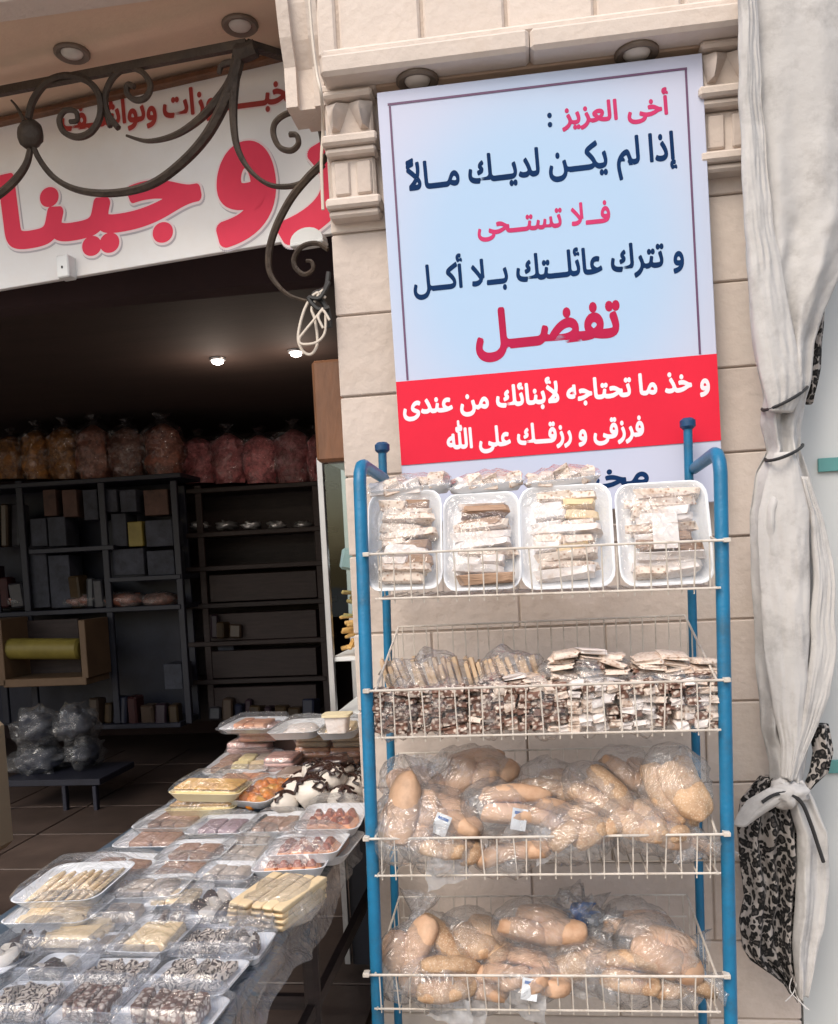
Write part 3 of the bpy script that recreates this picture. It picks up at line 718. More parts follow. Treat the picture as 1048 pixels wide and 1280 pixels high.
# frayed threads
q = MB()
for k in range(3):
    x0 = 990 + k * 6; q.tube(catmull([P(x0, 1215 + rng.uniform(-8, 8), -.17), P(x0 + rng.uniform(-12, 12), 1240, -.18), P(x0 + rng.uniform(-25, 25), 1255 + rng.uniform(-6, 8), -.2)]), .0016, 4)
q.build('frayed_threads', M['canvas'], t_dr)

# ------------------------------------------------------------------ cables at the pillar corner
q = MB(); q.tube(catmull([P(x, y, -.03 if y > 120 else -.13) for x, y in ((386, -12), (390, 40), (396, 90), (402, 120), (404, 160), (402, 200), (403, 240), (404, 262))]), .0042, 6)
q.build('hanging_cable', M['cable'], smooth=True, label='thin pale cable running down the corner of the pillar from the cornice', cat='cable')
q = MB()
q.tube(catmull([P(x, y, -.03) for x, y in ((407, 372), (396, 366), (384, 380), (376, 402), (373, 425), (380, 440), (390, 442), (397, 428), (394, 400), (390, 385), (400, 366), (407, 362))]), .004, 6)
q.tube(catmull([P(x, y, -.045) for x, y in ((404, 385), (394, 398), (380, 415), (374, 424), (378, 430), (395, 428), (406, 416), (407, 392))]), .0035, 6)
q.tube(catmull([P(x, y, -.05) for x, y in ((412, 400), (404, 388), (398, 396), (404, 410))]), .0035, 6)
q.build('coiled_cable', M['cable'], smooth=True, label='loops of white cable dangling from the pillar corner below the scrollwork', cat='cable')
q = MB()
q.tube(catmull([P(x, y, -.02) for x, y in ((411, 340), (407, 360), (392, 368), (404, 378), (411, 392), (413, 410))]), .007, 6)
q.tube(catmull([P(x, y, -.035) for x, y in ((412, 352), (400, 372), (386, 372), (398, 386), (412, 384))]), .006, 6)
q.build('black_cable', M['cable_black'], smooth=True, label='tangle of black cable knotted at the pillar corner with the white loops', cat='cable')

# ================================================================== INTERIOR
def ibox(name, m, x0, y0, x1, y1, Y, dep, lab=None, cat=None, parent=None, ch=.004, group=None):
    a = P(x0, (y0 + y1) / 2, Y); c = P(x1, (y0 + y1) / 2, Y); t0 = P((x0 + x1) / 2, y0, Y); t1 = P((x0 + x1) / 2, y1, Y)
    q = MB(); q.box(((a.x + c.x) / 2, Y + dep / 2, (t0.z + t1.z) / 2), (c.x - a.x, dep, t0.z - t1.z), ch=ch)
    return q.build(name, m, parent, label=lab, cat=cat, group=group)
# back shelving, left unit
YL, YR = 3.9, 4.6
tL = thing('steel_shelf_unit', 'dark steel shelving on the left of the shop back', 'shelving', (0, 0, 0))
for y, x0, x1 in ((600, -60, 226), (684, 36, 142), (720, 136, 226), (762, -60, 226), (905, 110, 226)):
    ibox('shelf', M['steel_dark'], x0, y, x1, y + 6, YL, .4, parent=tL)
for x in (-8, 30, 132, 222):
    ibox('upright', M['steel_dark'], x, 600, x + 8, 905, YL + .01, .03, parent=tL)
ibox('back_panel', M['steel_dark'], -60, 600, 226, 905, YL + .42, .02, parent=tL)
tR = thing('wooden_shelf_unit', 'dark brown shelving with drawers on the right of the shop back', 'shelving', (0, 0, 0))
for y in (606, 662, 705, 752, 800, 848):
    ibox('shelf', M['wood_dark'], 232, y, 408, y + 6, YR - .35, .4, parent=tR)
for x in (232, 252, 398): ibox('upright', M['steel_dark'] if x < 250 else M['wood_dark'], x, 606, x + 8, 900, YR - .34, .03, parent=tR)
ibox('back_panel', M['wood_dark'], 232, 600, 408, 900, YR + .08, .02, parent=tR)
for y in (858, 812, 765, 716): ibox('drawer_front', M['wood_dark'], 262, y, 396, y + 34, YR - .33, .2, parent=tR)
# bags of snacks on top of the shelves
def snack_bag(x0, x1, y0, y1, Y, m, lab, seed, k=0):
    a = P(x0, y1, Y); c = P(x1, y1, Y); tp = P((x0 + x1) / 2, y0, Y); w = (c.x - a.x) * (1.10 + .06 * sin(seed)); h = (tp.z - a.z) * (1.04 + .05 * sin(seed * 2.3))
    t = thing('snack_bag', lab, 'snack bag', ((a.x + c.x) / 2, Y + .14, (a.z + c.z) / 2), group='big clear bags of snacks on the top shelves')
    q = MB(); rings = []; n = 22
    for i in range(13):
        u = i / 12; prof = (.80 + .22 * sin(pi * min(1, u * 1.1))) if u < .84 else (.9 - (u - .84) * 4.6)
        ring = []
        for j in range(n):
            an = 2 * pi * j / n; nn = 1 + .30 * noise.noise(Vector((cos(an) * 2 + seed, sin(an) * 2, u * 6)))
            ring.append((cos(an) * w / 2 * prof * nn, sin(an) * .12 * prof * nn, h * u * .86))
        rings.append(ring)
    q.loft(rings); q.build('contents', m, t, True)
    q = MB(); rings = []
    for i in range(15):
        u = i / 14; prof = (.84 + .22 * sin(pi * min(1, u * 1.1))) if u < .8 else max(.16, (.95 - (u - .8) * 6)) if u < .93 else .16 + (u - .93) * 4
        ring = []
        for j in range(n):
            an = 2 * pi * j / n; nn = 1 + .34 * noise.noise(Vector((cos(an) * 3 + seed, sin(an) * 3, u * 9)))
            ring.append((cos(an) * w / 2 * prof * nn, -.004 + sin(an) * .128 * prof * nn, h * u + (.02 * noise.noise(Vector((an, seed, 3))) if u > .95 else 0)))
        rings.append(ring)
    q.loft(rings, True, False); q.build('plastic_bag', M['bag_far'], t, True)
for i, (x0, x1, y0, m, lab) in enumerate(((-14, 22, 534, 'chips', 'clear bag of orange snacks at the far left end of the top shelf'), (20, 54, 528, 'chips', 'clear bag of golden snacks, second from the left on the top shelf'),
        (54, 90, 524, 'chips', 'clear bag of yellow brown snacks, third from the left on the top shelf'), (90, 130, 520, 'chips_mid', 'broad clear bag of brown snacks, fourth from the left on the top shelf'),
        (132, 172, 520, 'chips_mid', 'clear bag of dark snacks just left of the tallest bag'), (176, 220, 512, 'popcorn', 'tallest clear bag of snacks, beside the gap between the shelves'))):
    snack_bag(x0, x1, y0, 598, YL + .05, M[m], lab, i * 3.1)
for i, (x0, x1, y0, m, lab) in enumerate(((222, 262, 532, 'popcorn_pink', 'lowest pink snack bag, first on the right hand shelf'), (262, 300, 526, 'popcorn_pink', 'pink snack bag with a blue tied top on the right hand shelf'),
        (301, 341, 530, 'popcorn_pink', 'pink snack bag in the middle of the right hand shelf'), (341, 386, 522, 'popcorn_pink', 'widest pink snack bag, under the pointed top on the right hand shelf'), (382, 402, 532, 'popcorn_pink', 'narrow pink snack bag at the end against the wooden panel'))):
    snack_bag(x0, x1, y0, 603, YR - .33, M[m], lab, i * 5.3 + 2)
# things on the shelves
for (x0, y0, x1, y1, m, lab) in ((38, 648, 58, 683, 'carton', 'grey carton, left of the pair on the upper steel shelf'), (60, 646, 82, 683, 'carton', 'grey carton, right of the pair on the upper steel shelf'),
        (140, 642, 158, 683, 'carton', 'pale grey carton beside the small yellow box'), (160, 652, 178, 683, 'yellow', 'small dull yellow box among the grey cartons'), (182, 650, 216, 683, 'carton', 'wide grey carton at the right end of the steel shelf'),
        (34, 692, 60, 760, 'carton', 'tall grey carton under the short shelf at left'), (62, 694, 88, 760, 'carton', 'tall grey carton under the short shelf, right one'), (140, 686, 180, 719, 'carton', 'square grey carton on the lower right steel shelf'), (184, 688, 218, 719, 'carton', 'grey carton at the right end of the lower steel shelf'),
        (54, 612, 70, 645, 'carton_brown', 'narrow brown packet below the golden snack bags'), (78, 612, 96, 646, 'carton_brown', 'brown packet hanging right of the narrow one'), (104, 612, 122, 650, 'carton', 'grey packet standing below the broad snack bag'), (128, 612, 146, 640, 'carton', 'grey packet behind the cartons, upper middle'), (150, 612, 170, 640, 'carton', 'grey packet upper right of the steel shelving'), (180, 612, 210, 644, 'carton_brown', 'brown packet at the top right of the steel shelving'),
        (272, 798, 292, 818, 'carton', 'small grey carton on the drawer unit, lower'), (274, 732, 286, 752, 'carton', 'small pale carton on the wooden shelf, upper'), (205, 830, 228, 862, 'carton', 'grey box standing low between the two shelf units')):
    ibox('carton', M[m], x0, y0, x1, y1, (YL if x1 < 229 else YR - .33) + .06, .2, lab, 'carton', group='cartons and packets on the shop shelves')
cm = [mat('packet_' + n_, c_, .4, .3, 12, dirt=(.02, .015, .02), dscale=14, damt=.6) for n_, c_ in (('maroon', (.05, .014, .015)), ('navy', (.014, .018, .04)), ('ochre', (.055, .034, .015)), ('grey', (.05, .05, .06)), ('plum', (.03, .015, .026)), ('tan', (.07, .045, .03)))]
r2 = random.Random(3)
for (xa_, xb_, yb_, hh_, YY, lab) in ((-40, 30, 684, 60, YL + .05, 'dark packet in the crowd at the left end of the steel shelving'), (-40, 30, 760, 56, YL + .05, 'dark packet low in the crowd at the left end of the steel shelving'),
        (92, 136, 760, 58, YL + .08, 'dark packet between the tall cartons and the square one'), (264, 300, 798, 30, YR - .36, 'small dark packet in front of the drawers'), (116, 226, 905, 40, YL + .06, 'dark low packet on the bottom steel shelf'), (262, 396, 900, 28, YR - .38, 'dark packet at the foot of the wooden shelves')):
    x = xa_
    while x < xb_ - 6:
        w_ = r2.uniform(8, 18); h_ = hh_ * r2.uniform(.55, 1)
        a = P(x, yb_, YY); c = P(x + w_, yb_, YY); h2 = P(x, yb_ - h_, YY).z - a.z
        q = MB(); q.box((0, 0, h2 / 2), (c.x - a.x, .12, h2), ch=.012)
        q.build('packet', r2.choice(cm), None, loc=((a.x + c.x) / 2, YY + r2.uniform(.0, .06), a.z), rot=(r2.uniform(-.12, .05), r2.uniform(-.08, .08), r2.uniform(-.3, .3)), label=lab, cat='packet', group=lab.replace('packet', 'packets', 1))
        x += w_ + r2.uniform(0, 4)
# silvery packs on the right shelf
for i in range(5):
    x0 = 238 + i * 32; a = P(x0 + 13, 657, YR - .25)
    me = lump('foil_pack', M['alu'], .075, .08, .035, i, .6, 3); put('foil_pack', me, None, a, label=('first', 'second', 'third', 'fourth', 'last')[i] + ' silvery wrapped pack from the left in the row on the wooden shelf', cat='packet', group='silvery packs on the wooden shelf')
# bags lying on the middle shelf
for i, (x0, x1, lab) in enumerate(((-10, 42, 'flat shiny bag lying at the left end of the middle shelf'), (76, 130, 'shiny bag of reddish snacks lying mid shelf'), (124, 180, 'long shiny snack bag lying right of the reddish one'), (174, 220, 'brown bag lying at the right end of the middle shelf'))):
    a = P(x0, 752, YL + .1); c = P(x1, 752, YL + .1); w = c.x - a.x
    t = thing('lying_bag', lab, 'snack bag', ((a.x + c.x) / 2, YL + .16, a.z), group='snack bags lying on the middle shelf')
    put('contents', lump('contents', M['popcorn' if i != 3 else 'chips_mid'], w * .46, .13, .06, i + 4, .3), t)
    put('plastic_bag', lump('plastic_bag', M['bag'], w * .5, .145, .07, i + 9, .35), t)
# tan box with yellow roll
t = thing('open_tan_box', 'open tan wooden box under the middle shelf holding the yellow roll', 'box')
Yb = YL - .35
for (x0, y0, x1, y1) in ((4, 848, 108, 858), (100, 775, 108, 848), (-30, 775, 4, 858)): ibox('board', M['wood_tan'], x0, y0, x1, y1, Yb, .35, parent=t)
ibox('back_board', M['wood_dark'], 4, 775, 100, 848, Yb + .33, .02, parent=t)
a = P(8, 811, Yb + .1); c = P(102, 811, Yb + .1); q = MB(); q.tube([a, a.lerp(c, .03), a.lerp(c, .97), c], [.06, .078, .078, .06], 16)
q.build('yellow_roll', M['yellow'], smooth=True, label='yellow wrapped roll lying in the open tan box', cat='roll')
# silvery plastic sacks on the floor and low stand
for i, (x, y, sx, sz, lab) in enumerate(((48, 908, .17, .12, 'crumpled clear plastic sack on the low stand, upper left'), (95, 905, .14, .12, 'crumpled clear plastic sack on the low stand, upper right'), (50, 950, .18, .12, 'crumpled clear plastic sack hanging lower left of the stand'), (108, 940, .1, .10, 'small crumpled clear sack at the right of the stand'))):
    t = thing('plastic_sack', lab, 'sack', P(x, y, YL - .75 + i * .03), group='crumpled plastic sacks at the left')
    put('sack_film', lump('sack_film', M['cover'], sx, .16, sz, i + 20, .7, 2.6, 22, 14), t)
    put('contents', lump('contents', M['carton'], sx * .8, .12, sz * .8, i + 30, .5, 2.6), t)
t = thing('dark_stand', 'dark low metal stand carrying the plastic sacks', 'stand')
ibox('stand_top', M['steel_dark'], 0, 975, 125, 983, YL - .95, .5, parent=t)
for x in (2, 80, 118): ibox('leg', M['steel_dark'], x, 983, x + 5, 1075, YL - .95, .04, parent=t)
# beige cabinet at the far left
t = thing('beige_cabinet', 'beige cabinet with rounded edge cut by the left edge of the photo', 'cabinet')
Yc = .35
p0 = P(19, 1010, Yc + .5); q = MB(); q.box((p0.x - .3, Yc + .25, .62), (.6, .5, .5 + (P(5, 900, Yc).z - .87) * 2 + .4), ch=.03); o = q.build('body', M['beige_metal'], t)
zt = P(5, 925, Yc).z; zbm = P(10, 1115, Yc).z
o.data.clear_geometry(); q = MB(); q.box((p0.x - .3, Yc + .25, (zt + zbm) / 2), (.6, .5, zt - zbm), ch=.03)
o.data = q.mesh('body', M['beige_metal'])
q = MB(); q.box((p0.x - .325, Yc + .25, zt + .06), (.56, .48, .118), ch=.01); q.build('blue_lid', M['carton'], t)
for sx in (-.5, -.08):
    q = MB(); q.box((p0.x + sx, Yc + .1, zbm / 2), (.04, .04, zbm - .002)); q.build('leg', M['steel_dark'], t)
# orange wooden panel just inside the doorway
q = MB(); a = P(388, 450, .5); c = P(436, 575, .5); q.box(((a.x + c.x) / 2 + .1, .53, (a.z + c.z) / 2), (c.x - a.x + .2, .05, a.z - c.z), ch=.01)
q.build('plywood_sheet', M['wood_orange'], label='orange brown wooden panel hanging inside beside the pillar', cat='plywood sheet')
# glass showcase
t = thing('glass_showcase', 'aluminium framed glass showcase with yellow snacks beside the pillar', 'showcase')
Ys = .75
za = P(402, 572, Ys).z; xa = P(409, 730, Ys).x; xb = xa + .5
for (x, y) in ((xa, Ys), (xb, Ys), (xa, Ys + .4), (xb, Ys + .4)):
    q = MB(); q.box((x, y, za / 2 + .02), (.022, .026, za - .04), ch=.002); q.build('post', M['alu'], t)
for z in (za, 1.17, P(420, 895, Ys).z):
    q = MB(); q.box(((xa + xb) / 2, Ys + .2, z), (.5, .4, .016), ch=.002); q.build('shelf', M['white_paint'], t)
q = MB(); q.box(((xa + xb) / 2, Ys - .003, (za + .9) / 2 + .2), (.47, .004, za - .9 - .45)); q.build('glass_pane', M['glass'], t)
q = MB(); q.box(((xa + xb) / 2, Ys + .02, .43), (.47, .02, .8)); q.build('lower_panel', M['steel_dark'], t)
zc = 1.178
stick = MB().box((0, 0, 0), (.016, .09, .012), ch=.003).mesh('snack_stick', M['snack_yellow'])
t2 = thing('snack_heap', 'heap of yellow snack sticks inside the glass showcase', 'snacks', (xa + .12, Ys + .13, zc))
for k in range(60):
    put('snack_stick', stick, t2, (rng.uniform(-.08, .14), rng.uniform(-.09, .09), .02 + k * .0036), (rng.uniform(-.3, .3), rng.uniform(-.9, .9), rng.uniform(-1.6, 1.6)))
me = MB().box((0, 0, 0), (.14, .1, .08), ch=.01).mesh('white_packet', M['card'])
put('white_packet', me, None, (xa + .1, Ys + .12, P(430, 702, Ys).z - .0), (0, .2, .2), label='crumpled white packet inside the showcase above the snacks', cat='packet')

# ================================================================== BLUE RACK
YF, YB = -.50, -.13
t_rack = thing('display_rack', 'blue tubular display rack with white wire baskets of bakery goods', 'rack')
def post(bx, by, tx, ty, Y, r, top_z=None):
    a = P(bx, by, Y); c = P(tx, ty, Y); d = (a - c) / (a.z - c.z); base = a - d * (a.z - .0)
    return base, c
fl_b, fl_t = post(473, 1280, 450, 604, YF, .017); fr_b, fr_t = post(914, 1280, 901, 590, YF, .017)
for (bb, tt, yb_) in ((fl_b, fl_t, P(480, 600, YB)), (fr_b, fr_t, P(869, 590, YB))):
    xx = tt.x; zt = tt.z
    q = MB(); q.tube([bb, tt, Vector((xx, YF + .008, zt + .022)), Vector((xx, YF + .028, zt + .038)), Vector((xx, YF + .055, zt + .043)), Vector((xx + (yb_.x - xx) * .9, YB, zt + .043))], .0138, 12)
    q.build('side_frame', M['blue'], t_rack, True)
for (bx, by, tx, ty, lab) in ((497, 1240, 478, 560, 0), (878, 1240, 860, 530, 0)):
    bb, tt = post(bx, by, tx, ty, YB, .013)
    q = MB(); q.tube([bb, tt], .0108, 10); q.build('back_post', M['blue_dark'] if 0 else M['blue'], t_rack, True)
    q = MB(); q.loft([[(tt.x + cos(a * pi / 8) * r, tt.y + sin(a * pi / 8) * r, tt.z + z) for a in range(16)] for r, z in ((.013, -.012), (.019, -.006), (.019, .008), (.012, .014))]); q.build('post_cap', M['blue_dark'], t_rack, True)
for zc_ in (.12,):
    for Y, a, c in ((YF, fl_b, fr_b),):
        q = MB(); q.tube([Vector((a.x, Y, zc_)), Vector((c.x, Y, zc_))], .012, 8); q.build('cross_bar', M['blue'], t_rack, True)
BASK = []
def basket(yl, yr, ybot, back_px, xl=459, xr=908):
    L0 = P(xl, yl, YF - .022); R0 = P(xr, yr, YF - .022); zf = (L0.z + R0.z) / 2
    zl = P(680, ybot, YF - .022).z; zbk = P(680, back_px, YB - .02).z
    pb = put('wire_basket', None, t_rack)
    slope = (R0.z - L0.z) / (R0.x - L0.x)
    x0, x1 = L0.x, R0.x; ins = .028
    def zz(x, z): return z + slope * (x - (x0 + x1) / 2)
    Yf = YF - .022; Yb = YB - .03
    q = MB(); q.tube([(x0, Yf, zz(x0, zf)), (x1, Yf, zz(x1, zf))], .0028, 8); q.build('front_rim', M['wire'], pb, True)
    q = MB(); w = .0017
    n = 23
    for i in range(n):
        x = x0 + ins + (x1 - x0 - 2 * ins) * i / (n - 1) + rng.uniform(-.004, .004)
        j = rng.uniform(-.005, .005)
        q.tube([(x, Yf + .001, zz(x, zf) - .001), (x + j, Yf + .006, zz(x, zl) + .0), (x + j, Yf + .007, zz(x, zl) - .011)], w, 5)
        q.tube([(x + j, Yf + .008, zz(x, zl)), (x, Yb, zz(x, zl)), (x, Yb - .004, zz(x, zbk))], w, 5)
    q.build('upright_wires', M['wire'], pb, True)
    q = MB()
    q.tube([(x0 + .012, Yf + .003, zz(x0, zl)), (x1 - .012, Yf + .003, zz(x1, zl))], .0024, 6)
    for k in range(1, 5):
        y = Yf + (Yb - Yf) * k / 4; q.tube([(x0 + .02, y, zz(x0, zl) - .003), (x1 - .02, y, zz(x1, zl) - .003)], .0022, 6)
    for k in (.5, 1.0):
        z = zl + (zbk - zl) * k; q.tube([(x0 + .02, Yb - .002, zz(x0, z)), (x1 - .02, Yb - .002, zz(x1, z))], .0024, 6)
    q.build('long_wires', M['wire'], pb, True)
    for x in (x0 + .018, x1 - .018):
        q = MB()
        q.tube([(x, Yf, zz(x, zf)), (x, Yb, zz(x, zbk))], .0026, 6)
        q.tube([(x, Yf, zz(x, zl)), (x, Yb, zz(x, zl))], .0024, 6)
        for k in range(6):
            u = (k + .5) / 6; y = Yf + (Yb - Yf) * u; q.tube([(x, y, zz(x, zl)), (x, y, zz(x, zf + (zbk - zf) * u))], w, 5)
        q.build('side_wires', M['wire'], pb, True)
    for x in (x0 - .002, x1 + .002):
        q = MB(); q.box((x, Yf + .006, zz(x, zf)), (.014, .02, .009), ch=.001); q.build('hook', M['wire'], pb)
    BASK.append((x0, x1, zf, zl, zbk, slope))
basket(693, 675, 742, 660)
basket(864, 850, 918, 776)
basket(1049, 1043, 1094, 936)
basket(1219, 1221, 1264, 1118)

# ------------------------------------------------------------------ foam tray (shared meshes, 1 x 1 footprint scaled)
def tray_mesh(m, r=.16, h=.16):
    q = MB()
    rings = [rrect(.80, .80, r * .8, 0), rrect(.98, .98, r, h * .93), rrect(1.0, 1.0, r, h), rrect(.975, .975, r, h * 1.03), rrect(.93, .93, r * .9, h * .9), rrect(.80, .80, r * .75, h * .22), rrect(.74, .74, r * .7, h * .15)]
    q.loft(rings); return q.mesh('tray', m, True)
TR = tray_mesh(M['foam']); TRC = tray_mesh(M['foam_cream'])
def film_mesh(m, h0, h1, seed):
    q = MB(); rings = []
    for k in range(6):
        u = k / 5; rings.append([(x, y, h0 + (h1 - h0) * sin(u * pi / 2) + .02 * noise.noise(Vector((x * 5, y * 5, seed + u * 3)))) for x, y, z in rrect(1.0 - .98 * u ** 1.2, 1.0 - .98 * u ** 1.2, .15 * (1 - u * .9), 0)])
    q.loft(rings, False, True); return q.mesh('cling_film', m, 'all')
FILMS = [film_mesh(M['film'], .16, .40, s) for s in (1, 5, 9)]
slabs = {}
def slab(key, r=.12, top=.06, seed=0):
    """unit slab with softened, slightly uneven edges"""
    if (key, seed) in slabs: return slabs[(key, seed)]
    q = MB(); rings = []
    for s_, z in ((.94, 0), (1, .08), (1, .8), (.95, .95), (.85, 1.0)):
        rings.append([(x * (1 + .05 * noise.noise(Vector((x * 4, y * 4, seed + z)))), y * (1 + .05 * noise.noise(Vector((y * 4, x * 3, seed + z + 5)))), z + (top * noise.noise(Vector((x * 5, y * 5, seed))) if z > .5 else 0)) for x, y, _ in rrect(s_, s_, r, 0, 3)])
    q.loft(rings); slabs[(key, seed)] = q.mesh(key, M[key], True); return slabs[(key, seed)]

def chunk(key, seed=0):
    """unit piece broken by hand: crooked sides, ragged top"""
    k = ('chunk', key, seed)
    if k in slabs: return slabs[k]
    q = MB(); rings = []
    for s_, z in ((.90, 0), (1, .12), (.98, .5), (1, .82), (.86, 1.0)):
        ring = []
        for x, y, _ in rrect(s_, s_, .10, 0, 2):
            p = Vector((x * 2.2, y * 2.2, z * 1.5 + seed * 9)); ring.append((x + .16 * noise.noise(p), y + .22 * noise.noise(p + Vector((5, 1, 0))), z + .28 * noise.noise(p + Vector((1, 8, 0))) * (z > .4)))
        rings.append(ring)
    q.loft(rings); slabs[k] = q.mesh('piece', M[key], False); return slabs[k]

def contents(kind, t, w, d, h, z0, seed):
    """pieces of pastry inside a tray w x d; h = tray depth, z0 = floor"""
    rr = random.Random(seed)
    if kind in ('halva', 'halva_grey', 'halva_mauve', 'peach_slab', 'biscuit_slab'):
        m = {'peach_slab': 'peach', 'biscuit_slab': 'biscuit_pale'}.get(kind, kind)
        n = 2 if seed % 2 else 3
        for i in range(n):
            ww = w * .66 / n; put('slice', slab(m, .1, .1, i), t, (-w * .33 + ww * (i + .5), 0, z0), (0, 0, rr.uniform(-.05, .05)), (ww * .97, d * rr.uniform(.56, .62), h * rr.uniform(.9, 1.15)))
    elif kind == 'cookies':
        n = 7
        for i in range(n):
            x = -w * .34 + w * .68 * i / (n - 1); put('biscuit', slab('biscuit_pale', .3, .05, i % 3), t, (x, rr.uniform(-.01, .01) * d, z0 + h * .25), (0, R(-28 + rr.uniform(-7, 7)), rr.uniform(-.12, .12)), (w * .16, d * .66, h * .42))
    elif kind == 'long_biscuits':
        n = 6
        for i in range(n):
            y = -d * .32 + d * .64 * i / (n - 1); put('biscuit', slab('biscuit_pale', .3, .05, i % 3), t, (rr.uniform(-.01, .01), y, z0 + h * .2 + rr.uniform(0, .15) * h), (R(rr.uniform(-12, 20)), 0, rr.uniform(-.06, .06)), (w * .72, d * .15, h * .55))
    elif kind == 'triangles':
        pm = MESH_PYR
        for i in range(4):
            for j in range(2):
                x = -w * .27 + w * .18 * i; y = d * (.14 - .28 * j)
                o = put('pastry', pm[0], t, (x, y, z0), (rr.uniform(-.1, .1), rr.uniform(-.1, .1), rr.uniform(-.3, .3)), (w * .22, d * .38, h * 1.35))
                put('toasted_tip', pm[1], o, (0, 0, .003), (0, 0, 0), (1.02, 1.02, 1.02))
    elif kind == 'cake':
        o = put('sponge', slab('cake_side', .08, .03, 1), t, (0, 0, z0), (0, 0, 0), (w * .86, d * .74, h * 1.3))
        put('golden_top', slab('cake', .08, .05, 2), t, (0, 0, z0 + h * 1.28), (0, 0, 0), (w * .85, d * .73, h * .35))
    elif kind == 'sweets':
        for i in range(16):
            me = LUMPS['orange'][i % 3]; x = w * (-.24 + .16 * (i % 4)); y = d * (-.33 + .22 * (i // 4))
            put('sweet', me, t, (x + rr.uniform(-.01, .01) * w, y + rr.uniform(-.02, .02) * d, z0 + h * .5), (rr.uniform(0, 3), rr.uniform(0, 3), rr.uniform(0, 3)), (w * .12, d * .1, h * .9))
    elif kind == 'mixed':
        ks = ['halva', 'cake_side', 'biscuit_pale', 'halva', 'cake_side', 'halva_grey']
        for i in range(6):
            put('piece', slab(ks[i], .15, .1, i % 3), t, (w * (-.28 + .28 * (i % 3)), d * (-.16 + .32 * (i // 3)), z0), (0, 0, rr.uniform(-.3, .3)), (w * .24, d * .28, h * 1.2))
    elif kind == 'choc_cookies':
        for i in range(5):
            for j in range(3):
                o = put('biscuit', chunk('drizzled', (i + j) % 6), t, (w * (-.34 + .17 * i) + rr.uniform(-.003, .003), d * (-.27 + .27 * j), z0 + h * .1), (rr.uniform(-.3, .3), rr.uniform(-.5, .5), rr.uniform(-.6, .6)), (w * .15, d * .25, h * .7))
    elif kind == 'choc_lumps':
        for i in range(9):
            m = 'choc' if i % 3 != 1 else 'cream'
            put('chocolate_piece', LUMPS[m][i % 3], t, (w * rr.uniform(-.32, .32), d * rr.uniform(-.25, .25), z0 + h * rr.uniform(.4, .8)), (rr.uniform(0, 3), 0, rr.uniform(0, 3)), (w * .13, d * .16, h * .6))
    elif kind == 'mosaic':
        for i in range(5):
            put('mosaic_slice', slab('mosaic', .15, .1, i % 3), t, (w * (-.32 + .16 * i), 0, z0), (0, R(rr.uniform(-10, 10)), rr.uniform(-.1, .1)), (w * .15, d * .62, h * 1.5))
    elif kind == 'oval':
        put('loaf', LUMPS['nougat_white'][0], t, (0, 0, z0 + h * .3), (0, 0, 0), (w * .34, d * .28, h * .9))

def pyr():
    q = MB(); base = rrect(1, 1, .2, 0, 2); rings = [base]
    for u in (.3, .55): rings.append([(x * (1 - u * .75), y * (1 - u * .75), u) for x, y, _ in base])
    q.loft(rings); a = q.mesh('pastry', M['peach'], True)
    q = MB(); rings = [[(x * (1 - u * .75), y * (1 - u * .75), u) for x, y, _ in base] for u in (.55, .8, .95)]
    q.loft(rings); return a, q.mesh('toasted_tip', M['redtip'], True)
MESH_PYR = pyr()
LUMPS = {k: [lump(k, M[k], 1, 1, 1, s, .3, 2.2, 12, 8) for s in (1, 2, 3)] for k in ('orange', 'choc', 'cream', 'nougat_white', 'nougat')}

def make_tray(label, loc, w, d, kind, seed, rot=(0, 0, 0), cream=False, wrap=True, group='foam trays of pastries on the table', lip=.026):
    t = thing('pastry_tray', label, 'pastry tray', loc, rot, group=group)
    hs = lip / .16
    put('tray', TRC if cream else TR, t, sc=(w, d, hs))
    contents(kind, t, w, d, .02, .006, seed)
    if wrap: put('cling_film', FILMS[seed % 3], t, sc=(w * 1.01, d * 1.01, hs * (.95 if kind not in ('cake', 'triangles', 'cookies') else 1.25)))
    return t
def clam_mesh():
    q = MB(); rings = [rrect(.86, .86, .1, 0), rrect(.98, .98, .12, .42), rrect(1.02, 1.02, .12, .44), rrect(1.02, 1.02, .12, .50), rrect(.97, .97, .12, .52), rrect(.90, .90, .1, .88), rrect(.84, .84, .09, .94), rrect(.80, .80, .09, .92), rrect(.5, .5, .05, .93)]
    q.loft(rings); return q.mesh('clear_box', M['clear'], True)
CLAM = clam_mesh()
def make_clam(label, loc, w, d, h, kind, seed, rot=(0, 0, 0)):
    t = thing('clear_pastry_box', label, 'pastry box', loc, rot, group='clear plastic boxes of pastries on the table')
    put('base_tray', TR, t, (0, 0, .001), sc=(w * .95, d * .95, .016 / .16))
    put('clear_box', CLAM, t, sc=(w, d, h))
    contents(kind, t, w * .84, d * .84, h * .40, .008, seed); return t

# ================================================================== TABLE
TX0, TX1 = -1.20, -.535; TY0, TY1 = -1.55, .95; TZ = .775
t = thing('long_table', 'long low table covered with navy cloth under the trays', 'table', ((TX0 + TX1) / 2, (TY0 + TY1) / 2, 0))
cx, cy = (TX0 + TX1) / 2, (TY0 + TY1) / 2
q = MB(); q.box((0, 0, TZ - .016), (TX1 - TX0, TY1 - TY0, .03), ch=.004); q.build('table_top', M['cloth_navy'], t)
for sx in (-1, 1):
    for yy in (-.42, .0, .42):
        X = sx * (TX1 - TX0 - .1) / 2; Y = yy * (TY1 - TY0) * 1.05
        q = MB(); q.tube([(X, Y, TZ - .03), (X + .0, Y, .4), (X + sx * .01, Y, 0)], [.024, .02, .017], 8); q.build('leg', M['wood_dark'], t, True)
    q = MB(); q.box((sx * (TX1 - TX0 - .1) / 2, 0, .42), (.02, (TY1 - TY0) * .86, .035)); q.build('side_rail', M['wood_dark'], t)
